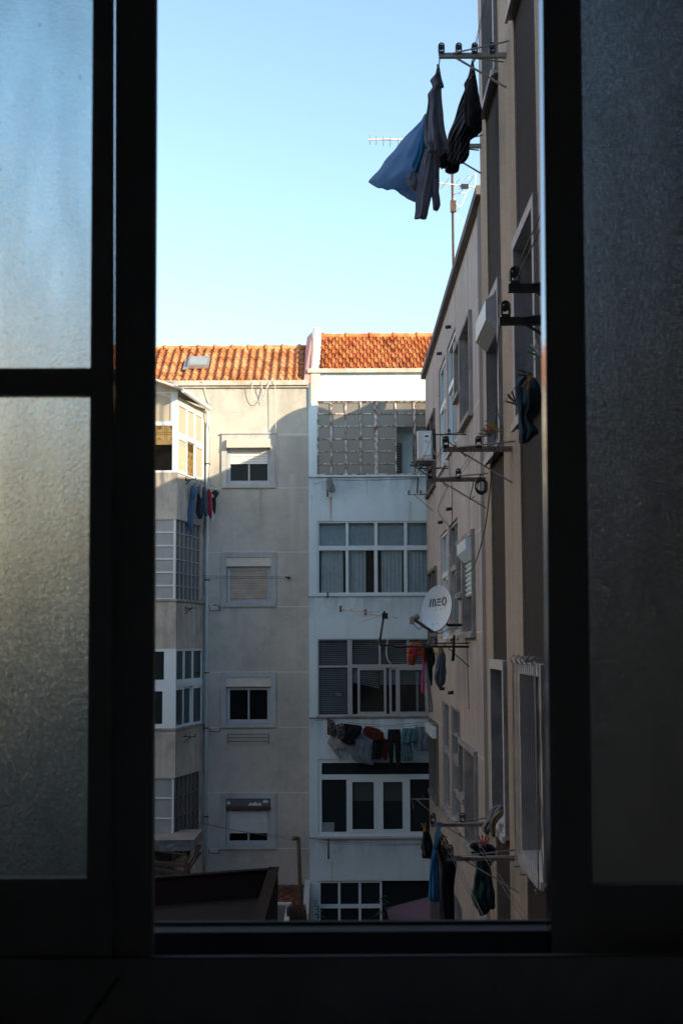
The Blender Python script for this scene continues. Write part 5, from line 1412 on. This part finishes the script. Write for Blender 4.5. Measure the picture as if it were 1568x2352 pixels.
def reflection_sheet():  # sheet and pole added in place of a mauve reflection in the pane
    q = lambda x, y, Y: P(*zb(x, y), Y)
    t = thing('reflection_sheet', 'mauve cloth standing in for a reflection in the ground floor window of the white facade', 'reflection_sheet', q(945, 2000, 32.6))
    A, B, C_, D = q(935, 1880, 32.6), q(1520, 1725, 33.0), q(1540, 2050, 32.2), q(955, 2005, 32.35)
    rows = [[A.lerp(B, i / 12).lerp(D.lerp(C_, i / 12), j / 8) + V((0, 0, -.05 * math.sin(j / 8 * math.pi) * math.sin(i / 12 * math.pi))) for i in range(13)] for j in range(9)]
    mb = MB(); mb.grid(rows, True); mb.grid([[p + V((0, .012, -.004)) for p in r] for r in rows], True)
    for r in (0, 8): mb.grid([rows[r], [p + V((0, .012, -.004)) for p in rows[r]]], False)
    mb.build('cloth', M['mauve'], t)
    mb = MB(); mb.tube([A + V((0, .03, 0)), B + V((0, .03, 0))], .015, 6); mb.tube([V((D.x + .05, 32.5, GZ)), V((D.x + .05, 32.5, D.z + .1))], .02, 6); mb.build('pole', M['stone_dark'], t)
reflection_sheet()

def potted(label, c, h, n, sp, seed):
    rng = random.Random(seed); t = thing('potted_plant', label, 'plant', (c.x, c.y, c.z))
    mb = MB(); mb.tube([(c.x, c.y, c.z - .25), (c.x, c.y, c.z)], [.1, .14], 10); mb.build('pot', M['tile_a'], t)
    mb = MB(); mb.tube([(c.x, c.y, c.z - .01), (c.x + .01, c.y, c.z + h * .75)], [.012, .006], 6); mb.build('stem', M['thatch'], t)
    mb = MB()
    for i in range(n):
        a = rng.uniform(0, 6.28); z = c.z + h * (.25 + .75 * i / n); L = sp * (1.1 - .6 * i / n); d = V((math.cos(a), math.sin(a), .5)).normalized(); s = d.cross(V((0, 0, 1))).normalized()
        o = V((c.x, c.y, z)); rows = []
        for k in range(5):
            f = k / 4; w = .035 * math.sin(math.pi * (.12 + .86 * f)); p = o + d * (L * f) - V((0, 0, L * .5 * f * f)); rows.append([p - s * w, p + V((0, 0, .006)), p + s * w])
        mb.grid(rows, True)
    mb.build('foliage', M['leaf'], t)
potted('small palm-like plant at the foot of the mauve sheet before the white facade', P(*zb(905, 2060), 32.2), .62, 16, .26, 3)
potted('small dark plant beside the brushwood screen', P(*zb(120, 2075), 31.5), .55, 12, .2, 8)
# ================================================================ laundry
def cloth(label, cat, f, rows, Y, mat, group, bulge=.05, fold=.018, k=5.0, seed=0, name='garment', tilt=0.0, dense=2, pegs=()):
    rng = random.Random(seed * 7 + len(rows)); rows = sorted(rows)
    y0, y1 = rows[0][0], rows[-1][0]; nr = max(10, min(60, int((y1 - y0) / 14 * dense))); nc = 22
    def at(y):
        for (a, b) in zip(rows[:-1], rows[1:]):
            if a[0] <= y <= b[0]:
                t = (y - a[0]) / max(1e-6, b[0] - a[0]); return a[1] + (b[1] - a[1]) * t, a[2] + (b[2] - a[2]) * t
        return rows[-1][1:]
    wmax = max(r[2] - r[1] for r in rows)
    ph = [rng.uniform(0, 6.28) for _ in range(6)]
    front, back = [], []
    for i in range(nr + 1):
        t = i / nr; y = y0 + (y1 - y0) * t; l, r = at(y)
        # slightly ragged outline
        e = (r - l) * .015; l += e * math.sin(t * 23 + ph[0]); r += e * math.sin(t * 19 + ph[1])
        wr = max(.15, (r - l) / wmax); fr_, bk = [], []
        for j in range(nc + 1):
            s = j / nc; edge = math.sin(math.pi * s) ** .6
            fo = fold * (math.sin(k * 6.28 * s * (.55 + .45 * wr) + ph[2] + 1.4 * math.sin(t * 3 + ph[3])) + .55 * math.sin(k * 2.3 * 6.28 * s + ph[4] + 2.2 * t) + .5 * math.sin(t * 11 + s * 5 + ph[5])) * (.4 + .6 * t)
            fo += fold * 1.2 * (mnoise.noise(V((s * 4 + seed * 3.1, t * 5, seed * 1.7))))
            yy = Y + tilt * t
            p = P(*f(l + (r - l) * s, y), yy)
            d = p.normalized()
            fr_.append(p + V((0, -bulge * edge * wr + fo * edge, 0))); bk.append(p + V((0, bulge * .8 * edge * wr + fo * edge + .006, 0)))
        front.append(fr_); back.append(bk)
    mb = MB(); mb.grid(front, True); mb.grid([r[::-1] for r in back], True)
    mb.grid([front[0], back[0]], True); mb.grid([back[-1], front[-1]], True)
    mb.grid([[r[0] for r in back], [r[0] for r in front]], True); mb.grid([[r[-1] for r in front], [r[-1] for r in back]], True)
    return tag(mb.build(name, mat), label, cat, group)

G1 = 'laundry on the topmost lines'; G2 = 'laundry on the lowest lines'; G3 = 'laundry under the satellite dish'; G4 = 'laundry under the venetian blinds'; G5 = 'laundry beside the top balcony'
# --- topmost lines (crop z1)
YU = 10.75
cloth('pale blue shirt blowing sideways like a sail from the topmost line', 'shirt', z1, [(800, 515, 532), (840, 495, 534), (930, 402, 530), (1020, 325, 530), (1110, 252, 535), (1190, 190, 535), (1240, 150, 520), (1268, 127, 470), (1290, 155, 440), (1306, 182, 405)], YU + .30, M['f_shirt_blue'], G1, .11, .016, 1.5, 1, 'shirt')
cloth('loose hem of the pale blue cloth trailing below the blowing shirt', 'cloth', z1, [(1285, 275, 470), (1310, 300, 470), (1345, 340, 468), (1385, 398, 460), (1405, 440, 456)], YU + .36, M['f_shirt_blue'], G1, .04, .010, 1.5, 2, 'cloth')
cloth('bright blue t-shirt squeezed between the pale blue and the grey shirt', 't-shirt', z1, [(795, 520, 530), (900, 508, 530), (1000, 480, 540), (1080, 455, 540), (1150, 425, 535), (1215, 405, 480), (1255, 415, 440)], YU + .22, M['f_tee_blue'], G1, .05, .02, 3, 3, 't_shirt')
cloth('grey long-sleeved shirt hanging by its hem from the topmost outer line', 'shirt', z1, [(455, 606, 620), (480, 603, 626), (510, 598, 630), (560, 553, 640), (585, 566, 648), (608, 572, 653), (616, 566, 634), (655, 540, 637), (700, 543, 641), (760, 533, 645), (830, 522, 650), (900, 516, 662), (960, 514, 673), (1000, 520, 682), (1030, 545, 684), (1060, 538, 690)], YU, M['f_shirt_grey'], G1, .07, .026, 2.6, 4, 'shirt')
for lab, rws, sd in (('long grey shirt sleeve with buttoned cuff, the lower one', [(1040, 520, 600), (1150, 490, 600), (1250, 470, 600), (1330, 458, 580), (1400, 456, 560), (1460, 452, 545), (1500, 449, 540), (1523, 447, 533)], 5), ('grey shirt sleeve with buttoned cuff, the upper right one', [(1040, 560, 620), (1150, 560, 620), (1250, 560, 622), (1330, 562, 618), (1390, 570, 627), (1430, 574, 628), (1463, 578, 615)], 6), ('grey shirt tail between the sleeve and the blue hem', [(1215, 398, 500), (1250, 386, 520), (1290, 395, 530), (1315, 420, 520), (1325, 440, 500)], 7)):
    cloth(lab, 'shirt', z1, rws, YU + .08 + sd * .01, M['f_shirt_grey'], G1, .04, .012, 1.6, sd, 'shirt_sleeve' if sd < 7 else 'shirt_tail')
cloth('black shirt with thin grey stripes pegged by its corner to the inner top line', 'shirt', z1, [(422, 848, 858), (470, 838, 866), (540, 818, 877), (585, 792, 884), (620, 797, 890), (680, 772, 900), (760, 748, 917), (800, 735, 910), (860, 712, 918), (910, 694, 921), (945, 684, 890), (975, 678, 838), (1030, 674, 828), (1080, 672, 828), (1110, 676, 815), (1133, 690, 795)], 11.25, M['f_striped'], G1, .07, .022, 2.2, 8, 'shirt')
cloth('dark folded sleeve of the striped shirt over its chest', 'sleeve', z1, [(560, 806, 880), (640, 798, 892), (720, 792, 905), (775, 790, 918), (840, 800, 900), (880, 815, 880)], 11.08, M['f_black'], G1, .04, .012, 2, 9, 'shirt_sleeve')
cloth('black garment bunched low between the grey and the striped shirt', 'garment', z1, [(1035, 602, 690), (1090, 604, 700), (1140, 604, 680), (1170, 612, 662)], 11.3, M['f_black'], G1, .05, .02, 3, 10)
cloth('black cloth corner hanging lowest under the striped shirt', 'garment', z1, [(1120, 665, 770), (1170, 662, 760), (1190, 658, 757), (1205, 670, 740)], 11.4, M['f_black'], G1, .04, .015, 3, 11)
# --- jacket near the window (crop z4)
cloth('faded denim jacket sleeve hanging close to the foreground window', 'jacket', z4, [(1188, 1165, 1225), (1205, 1130, 1268), (1235, 1092, 1290), (1300, 1077, 1318), (1370, 1082, 1332), (1440, 1093, 1328), (1510, 1104, 1290), (1570, 1110, 1240), (1640, 1113, 1255), (1690, 1115, 1295), (1730, 1117, 1300), (1760, 1117, 1250), (1800, 1117, 1218), (1822, 1125, 1180)], 7.5, M['f_denim'], 'laundry on the middle lines', .06, .024, 3.0, 12, 'jacket')
# --- lowest lines (crop zg)
cloth('small black shorts hanging from a thin line before the plastic casements', 'shorts', zg, [(482, 125, 165), (500, 118, 190), (560, 112, 208), (640, 100, 228), (692, 92, 238), (720, 106, 236), (780, 103, 230), (806, 110, 222)], 12.7, M['f_black'], G2, .05, .02, 3, 13, 'shorts')
cloth('bright sky blue shirt hanging long on the lowest lines', 'shirt', zg, [(436, 280, 292), (500, 262, 320), (530, 258, 345), (600, 245, 352), (700, 225, 330), (800, 212, 305), (950, 196, 304), (1100, 186, 310), (1230, 180, 312), (1275, 181, 306), (1300, 228, 304)], 12.0, M['f_skyblue'], G2, .06, .024, 3.4, 14, 'shirt')
cloth('long black garment hanging to the bottom between the blue shirt and the facade', 'garment', zg, [(540, 325, 352), (610, 285, 395), (690, 240, 430), (740, 268, 462), (790, 285, 488), (880, 305, 500), (1000, 308, 486), (1200, 309, 468), (1400, 312, 478), (1620, 312, 480)], 11.4, M['f_black'], G2, .06, .022, 3, 15)
cloth('dark bottle green trousers with ribbed waistband on the lowest lines', 'trousers', zg, [(728, 660, 800), (775, 660, 820), (800, 730, 850), (880, 722, 880), (960, 712, 893), (1050, 700, 906), (1150, 684, 922), (1230, 668, 938), (1290, 670, 942), (1340, 690, 942), (1382, 720, 936)], 10.95, M['f_bottle'], G2, .06, .026, 3.2, 16, 'trousers')
cloth('black hem showing below the dark green trousers', 'garment', zg, [(1360, 730, 890), (1400, 745, 880), (1440, 762, 850), (1465, 768, 800)], 11.05, M['f_black'], G2, .03, .01, 2, 17)
cloth('black folded top pegged with red pegs over the dark green trousers', 'top', zg, [(625, 690, 770), (650, 655, 900), (690, 648, 945), (730, 720, 946), (800, 840, 944), (900, 850, 890), (950, 862, 885)], 10.75, M['f_black'], G2, .05, .02, 2.4, 18, 'top')
GT = 'towels on a window sill of the tan facade'
cloth('grey towel hung over the window sill, left of the tan towel', 'towel', zg, [(205, 960, 1035), (230, 905, 1032), (270, 862, 1030), (330, 850, 990), (400, 822, 930), (450, 780, 890), (490, 790, 880), (520, 815, 872), (542, 845, 868)], 11.25, M['f_towel_grey'], GT, .04, .018, 2.5, 19, 'towel')
cloth('tan towel hung over the window sill on top of the grey towel', 'towel', zg, [(262, 985, 1033), (290, 940, 1032), (330, 905, 1020), (370, 880, 985), (420, 872, 950), (480, 875, 944), (540, 885, 942), (572, 920, 941)], 11.12, M['f_towel_tan'], GT, .035, .016, 2.5, 20, 'towel')
# --- under the dish (crop zd)
cloth('rust and orange scarf bundled over the antenna arm', 'scarf', zd, [(668, 860, 950), (690, 815, 985), (740, 798, 1010), (790, 802, 1000), (822, 835, 950)], 24.0, M['f_scarf'], G3, .08, .03, 3.5, 21, 'scarf')
cloth('magenta cloth end showing through the rust scarf', 'cloth', zd, [(740, 850, 890), (780, 862, 925), (815, 885, 930)], 23.8, M['f_magenta'], G3, .03, .01, 2, 22, 'cloth')
cloth('brick red cap-like cloth hanging below the rust scarf', 'cloth', zd, [(806, 815, 912), (850, 806, 915), (880, 803, 905), (910, 815, 895), (928, 832, 890)], 23.9, M['f_rust'], G3, .06, .02, 2.5, 23, 'cloth')
cloth('red blouse hidden behind the black jacket under the dish', 'blouse', zd, [(740, 950, 1040), (800, 955, 1040), (860, 970, 1030), (890, 985, 1020)], 24.4, M['f_rust'], G3, .05, .02, 2.5, 24, 'blouse')
cloth('black ragged jacket under the satellite dish', 'jacket', zd, [(695, 975, 1060), (740, 990, 1095), (800, 1010, 1115), (860, 1022, 1126), (900, 1032, 1115), (960, 1036, 1088), (1010, 1042, 1090), (1080, 1055, 1090), (1140, 1065, 1088), (1160, 1070, 1082)], 24.0, M['f_black'], G3, .06, .024, 3, 25, 'jacket')
cloth('narrow pink cloth under the satellite dish', 'cloth', zd, [(850, 975, 992), (920, 972, 1010), (990, 972, 1000), (1060, 970, 1000), (1150, 962, 1000), (1215, 958, 998), (1252, 985, 998)], 24.3, M['f_pink'], G3, .03, .012, 2, 26, 'cloth')
cloth('long grey shawl with frayed end under the satellite dish', 'shawl', zd, [(905, 1008, 1028), (960, 1000, 1040), (1080, 1000, 1052), (1200, 1001, 1070), (1320, 1003, 1086), (1420, 1005, 1096), (1452, 1010, 1092)], 24.1, M['f_ltgrey'], G3, .04, .016, 2.4, 27, 'shawl')
cloth('khaki top above the slate jeans under the dish', 'top', zd, [(712, 1160, 1200), (760, 1150, 1215), (800, 1148, 1225), (835, 1155, 1205)], 23.0, M['f_towel_tan'], G3, .04, .015, 2.5, 28, 'top')
cloth('slate blue jeans with pointed hem beside the mauve wall', 'jeans', zd, [(790, 1175, 1230), (850, 1150, 1238), (930, 1128, 1238), (1010, 1112, 1243), (1080, 1106, 1240), (1130, 1125, 1228), (1170, 1150, 1195), (1198, 1168, 1178)], 22.9, M['f_slate'], G3, .06, .024, 3, 29, 'jeans')
cloth('pale strip of shirt peeping out left of the slate jeans', 'shirt', zd, [(835, 1135, 1160), (900, 1122, 1160), (980, 1118, 1150), (1010, 1120, 1140)], 23.1, M['f_mistblue'], G3, .03, .01, 2, 30, 'shirt')
cloth('thin black stocking hanging against the mauve wall', 'stocking', zd, [(590, 1318, 1345), (640, 1315, 1343), (720, 1312, 1342), (800, 1304, 1342), (870, 1300, 1335), (885, 1302, 1320)], 22.4, M['f_black'], G3, .03, .008, 2, 31, 'stocking')
# --- under the venetian blinds (crop za)
YL = YB - .38
for lab, rws, dy, m, k, nm in (
    ('grey cloth with a pointed corner at the left end of the laundry line', [(1185, 295, 360), (1250, 285, 420), (1330, 262, 470), (1400, 232, 555), (1455, 285, 560), (1475, 290, 450), (1530, 330, 430), (1592, 395, 402)], .04, 'f_ltgrey', 33, 'cloth'),
    ('dark patterned blouse nearest to the left post of the laundry line', [(1120, 252, 300), (1180, 252, 330), (1240, 250, 340), (1305, 252, 325)], -.06, 'f_floral', 32, 'blouse'),
    ('black jumper folded over the laundry line beside the patterned blouse', [(1165, 385, 440), (1190, 440, 640), (1240, 400, 645), (1290, 395, 630), (1350, 385, 560), (1390, 420, 560), (1415, 460, 545)], -.05, 'f_black', 34, 'jumper'),
    ('patterned scarf lying across the black jumper', [(1170, 350, 430), (1250, 345, 440), (1310, 355, 440), (1350, 365, 425)], -.12, 'f_floral', 35, 'scarf'),
    ('misty blue sheet with a slanting hem on the laundry line', [(1250, 565, 620), (1330, 562, 700), (1400, 552, 760), (1480, 525, 765), (1570, 515, 768), (1610, 580, 775), (1640, 670, 780), (1656, 738, 778)], .05, 'f_mistblue', 36, 'sheet'),
    ('dark red jumper hung over the middle of the laundry line', [(1198, 690, 730), (1230, 655, 840), (1270, 645, 895), (1320, 690, 906), (1365, 760, 906)], -.08, 'f_darkred', 37, 'jumper'),
    ('black skirt below the dark red jumper', [(1350, 770, 905), (1450, 762, 890), (1590, 756, 870)], .02, 'f_black', 38, 'skirt'),
    ('dark red trouser leg behind the black skirt', [(1350, 860, 945), (1450, 862, 955), (1560, 870, 950), (1598, 900, 940)], .05, 'f_darkred', 39, 'trousers'),
    ('teal shorts over the patterned teal dress on the laundry line', [(1222, 1128, 1255), (1260, 1112, 1275), (1320, 1104, 1292), (1385, 1108, 1285), (1398, 1120, 1260)], -.08, 'f_teal', 41, 'shorts'),
    ('patterned teal dress below the teal shorts', [(1380, 1106, 1220), (1450, 1106, 1232), (1560, 1108, 1248), (1612, 1112, 1215)], .0, 'f_teal', 42, 'dress'),
    ('pale blue pillowcase at the right end of the laundry line', [(1205, 1265, 1440), (1290, 1270, 1450), (1370, 1250, 1450), (1420, 1243, 1450), (1470, 1265, 1440), (1495, 1310, 1425)], .0, 'f_mistblue', 43, 'pillowcase')):
    cloth(lab, nm, za, rws, YL + dy, M[m], G4, .05, .022, 3, k, nm, dense=1.2)
# trousers with two legs: one mesh per leg under the waist
tr = thing('trousers', 'black trousers with two long legs hanging from the laundry line', 'trousers', P(*za(1020, 1690), YL), G4)
def sub(o, parent, name):
    w = o.matrix_basis.translation.copy(); o.parent = parent; o.location = w - parent.location; o.name = name
    for k in ('label', 'category', 'group'):
        if k in o: del o[k]
for nm, rws in (('waist', [(1234, 950, 1095), (1300, 946, 1102), (1395, 946, 1102)]), ('leg', [(1396, 947, 1020), (1470, 952, 1018), (1600, 962, 1014), (1688, 965, 1005)]), ('leg', [(1396, 1024, 1102), (1500, 1035, 1102), (1600, 1040, 1100), (1696, 1050, 1095)])):
    sub(cloth(nm, nm, za, rws, YL - .02, M['f_black'], None, .05, .015, 2.5, 44, nm, dense=1.2), tr, nm)
# --- beside the top balcony (crop zf)
for lab, rws, Y, m, k, nm in (
    ('long light blue trouser leg hanging lowest beside the top balcony', [(1598, 552, 575), (1680, 545, 590), (1760, 537, 600), (1850, 530, 612), (1950, 520, 615), (2060, 508, 606), (2180, 497, 592), (2210, 520, 588), (2260, 526, 582), (2302, 560, 584)], 32.1, 'f_paleblue', 50, 'trousers'),
    ('blue shirt pegged over the light blue trouser leg', [(1610, 570, 605), (1660, 565, 645), (1720, 566, 658), (1760, 568, 640), (1792, 578, 605)], 32.0, 'f_paleblue', 51, 'shirt'),
    ('small patterned grey top beside the blue shirt', [(1556, 600, 640), (1590, 588, 668), (1640, 600, 668)], 32.25, 'f_towel_grey', 52, 'top'),
    ('grey top before the navy trousers', [(1565, 672, 705), (1620, 668, 735), (1700, 665, 718), (1785, 692, 716)], 32.3, 'f_towel_grey', 53, 'top'),
    ('navy trousers ending in black beside the crimson garment', [(1640, 655, 690), (1740, 648, 718), (1850, 636, 722), (1950, 626, 728), (2010, 632, 736), (2050, 650, 728), (2085, 668, 708)], 32.45, 'f_navy', 54, 'trousers'),
    ('dark slate jacket left of the crimson garment', [(1615, 725, 760), (1680, 716, 792), (1780, 716, 796), (1900, 722, 800), (1990, 735, 806), (2045, 760, 800)], 32.6, 'f_slate', 55, 'jacket'),
    ('crimson garment on the line beside the top balcony', [(1655, 795, 830), (1700, 792, 858), (1790, 787, 862), (1900, 790, 864), (1990, 803, 866), (2040, 812, 864), (2078, 838, 860)], 32.75, 'f_crimson', 56, 'jacket'),
    ('white cloth tip below the crimson garment', [(1980, 860, 872), (2040, 855, 884), (2108, 834, 882)], 32.85, 'f_white', 57, 'cloth'),
    ('dark green jacket at the wall end of the line', [(1668, 862, 935), (1720, 862, 968), (1745, 864, 950), (1790, 862, 918), (1870, 868, 922), (1940, 868, 918), (1975, 880, 912), (2010, 900, 914)], 32.95, 'f_green', 58, 'jacket'),
    ('small white mask-like cloth pegged to the dark green jacket', [(1728, 862, 872), (1750, 856, 886), (1778, 860, 884)], 32.85, 'f_white', 59, 'cloth')):
    cloth(lab, nm, zf, rws, Y, M[m], G5, .05, .018, 2.6, k, nm, dense=1.2)
cloth('grey rag dangling from the rusty post under the rusty steel window', 'rag', z3, [(1372, 240, 285), (1410, 234, 298), (1440, 240, 308), (1475, 246, 315), (1495, 250, 312), (1502, 270, 305)], YB - .3, M['f_rag'], None, .06, .025, 2.5, 60, 'rag', dense=1.5)

# ---------------------------------------------------------------- pegs
GP = 'clothes pegs on the lines'
def peg(label, p, d, m, L=.075, spread=.016):
    p = V(p); d = V(d).normalized(); s = d.cross(V((0, 1, 0))).normalized()
    t = thing('clothes_peg', label, 'clothes peg', p, GP)
    for sg in (-1, 1):
        mb = MB(); a = p - d * L * .35 + s * sg * .006; b = p + d * L * .65 + s * sg * spread
        mb.beam(a, p + s * sg * .005, .009, .007, (0, 1, 0)); mb.beam(p + s * sg * .005, b, .009, .006, (0, 1, 0)); mb.build('prong', M[m], t)
    mb = MB(); mb.tube([p + V((0, -.006, 0)), p + V((0, .006, 0))], .006, 6); mb.build('spring', M['galv'], t)
for lab, f, q, Y, d, m in (
    ('yellow peg pointing left on the line by the shutter box window, upper', z4, (860, 1645), 9.8, (-1, 0, .25), 'peg_yellow'), ('yellow peg pointing left on the line by the shutter box window, middle', z4, (872, 1668), 9.75, (-1, 0, -.05), 'peg_yellow'),
    ('yellow peg pointing right on the line by the shutter box window', z4, (905, 1690), 9.7, (1, 0, -.3), 'peg_yellow'), ('wooden peg hanging by the yellow pegs', z4, (880, 1690), 9.72, (-.5, 0, -.5), 'peg_wood'),
    ('red peg beside the yellow pegs', z4, (832, 1720), 10.0, (-.5, 0, .9), 'peg_red'), ('green peg beside the yellow pegs', z4, (815, 1728), 10.05, (-1, 0, .3), 'peg_green'), ('dark peg beside the red peg', z4, (850, 1722), 9.95, (.4, 0, .9), 'peg_dark'), ('wooden peg below the red peg', z4, (800, 1742), 10.1, (-1, 0, -.1), 'peg_wood'),
    ('dark peg upright left of the denim jacket', z4, (1068, 1412), 8.2, (-.5, 0, .9), 'peg_dark'), ('dark peg slanting left of the denim jacket', z4, (1075, 1440), 8.1, (-.9, 0, .5), 'peg_dark'),
    ('dark peg holding the denim jacket from above', z4, (1190, 1168), 7.4, (-1, 0, .2), 'peg_dark'), ('wooden peg on the front of the denim jacket', z4, (1212, 1215), 7.35, (-.3, 0, -1), 'peg_wood'), ('yellow peg on the front of the denim jacket', z4, (1205, 1225), 7.34, (-.5, 0, -1), 'peg_yellow'),
    ('white peg high by the foreground window edge', z4, (1297, 950), 6.9, (-.6, 0, 1), 'peg_white'), ('white upright peg high by the foreground window edge', z4, (1304, 930), 6.85, (0, 0, 1), 'peg_white'), ('green peg high by the foreground window edge', z4, (1285, 980), 6.95, (-1, 0, .6), 'peg_green'),
    ('orange peg on the black garment of the lowest lines', zg, (368, 590), 11.3, (-.3, 0, -1), 'peg_yellow'), ('red peg leaning left over the dark green trousers', zg, (785, 620), 10.7, (-.2, 0, 1), 'peg_red'), ('red peg in the middle over the dark green trousers', zg, (805, 628), 10.68, (.1, 0, 1), 'peg_red'), ('red peg leaning right over the dark green trousers', zg, (828, 632), 10.66, (.4, 0, 1), 'peg_red'),
    ('teal peg under the red pegs', zg, (775, 710), 10.7, (0, 0, 1), 'peg_blue'), ('yellow peg holding the small black shorts', zg, (132, 470), 12.65, (-.1, 0, 1), 'peg_yellow'), ('blue peg at the top of the bright blue shirt', zg, (305, 460), 11.95, (.2, 0, 1), 'peg_blue'),
    ('blue peg over the blue shirt by the top balcony', zf, (565, 1605), 31.95, (0, 0, 1), 'peg_blue'), ('teal peg over the patterned grey top', zf, (628, 1565), 32.2, (.1, 0, 1), 'peg_blue'), ('teal peg over the grey top by the top balcony', zf, (720, 1600), 32.4, (.1, 0, 1), 'peg_blue'), ('red peg over the crimson garment', zf, (768, 1630), 32.7, (0, 0, 1), 'peg_red'), ('yellow peg over the dark green jacket', zf, (868, 1672), 32.9, (.1, 0, 1), 'peg_yellow'), ('green peg over the dark green jacket', zf, (885, 1675), 32.9, (.3, 0, 1), 'peg_green'),
    ('yellow peg by the khaki top under the dish', zd, (1128, 790), 22.9, (-.6, 0, .6), 'peg_yellow'), ('dark peg gripping the grey shirt on the topmost line', z1, (612, 470), 10.68, (0, 0, -1), 'peg_dark'), ('olive peg at the tip of the striped shirt', z1, (866, 412), 11.15, (.5, 0, 1), 'peg_green')):
    peg(lab, P(*f(*q), Y), d, m)
SKY, SUNP, EXPO, SKYSAT = 0.12, 3.2, 1.57, 0.97
# ================================================================ the rest of the courtyard out of frame to the left (closes the yard; it is what lights and shades it)
def left_block():
    t = thing('apartment_building', 'plain pale block closing the courtyard on the left', 'apartment building', (-11, 17, GZ))
    mb = MB(); mb.box(-14, -9.2, 1.9, YA - .1, GZ, 7.4); mb.build('wall', M['garden_wall'], t)
    mb = MB(); mb.box(-14.1, -9.1, 1.9, YA - .1, 7.401, 7.6); mb.build('coping', M['cornice'], t)
left_block()

# ================================================================ sky, sun, camera
SUN = V((1.3, -1.0, .60)).normalized()
el = math.asin(SUN.z); az = math.atan2(SUN.x, SUN.y)
w = bpy.data.worlds.new('World'); SC.world = w; w.use_nodes = True
nt = w.node_tree; bg = nt.nodes['Background']
sky = nt.nodes.new('ShaderNodeTexSky'); sky.sky_type = 'NISHITA'; sky.sun_disc = False
sky.sun_elevation = el; sky.sun_rotation = az; sky.altitude = 50; sky.air_density = 1.0; sky.dust_density = .6; sky.ozone_density = 1.6
hs = nt.nodes.new('ShaderNodeHueSaturation'); hs.inputs['Saturation'].default_value = SKYSAT
tn = nt.nodes.new('ShaderNodeMix'); tn.data_type = 'RGBA'; tn.blend_type = 'MULTIPLY'; tn.inputs[0].default_value = 1.0; tn.inputs[7].default_value = (.98, 1.0, .965, 1)
nt.links.new(sky.outputs[0], hs.inputs['Color']); nt.links.new(hs.outputs[0], tn.inputs[6]); nt.links.new(tn.outputs[2], bg.inputs[0]); bg.inputs[1].default_value = SKY
ld = bpy.data.lights.new('sun', 'SUN'); ld.energy = SUNP; ld.angle = rad(.55); ld.color = (1.0, .80, .56)
lo = bpy.data.objects.new('sun', ld); COL.objects.link(lo); lo.rotation_euler = SUN.to_track_quat('Z', 'Y').to_euler(); lo.location = (0, 0, 30)
cd = bpy.data.cameras.new('camera'); cam = bpy.data.objects.new('camera', cd); COL.objects.link(cam)
cam.matrix_world = CAMM.to_4x4()
cd.sensor_fit = 'VERTICAL'; cd.sensor_height = 36; cd.lens = FOC * 36 / 2352
cd.clip_start = .02; cd.clip_end = 400
cd.dof.use_dof = True; cd.dof.focus_distance = 22; cd.dof.aperture_fstop = 15
SC.camera = cam
vs = SC.view_settings; vs.view_transform = 'Standard'; vs.look = 'None'; vs.gamma = 1; vs.exposure = EXPO
SC.cycles.use_denoising = True
SC.cycles.max_bounces = 14; SC.cycles.diffuse_bounces = 10; SC.cycles.transmission_bounces = 6; SC.cycles.transparent_max_bounces = 16
SC.cycles.caustics_refractive = True; SC.cycles.caustics_reflective = False
SC.cycles.sample_clamp_indirect = 4; SC.cycles.blur_glossy = .6
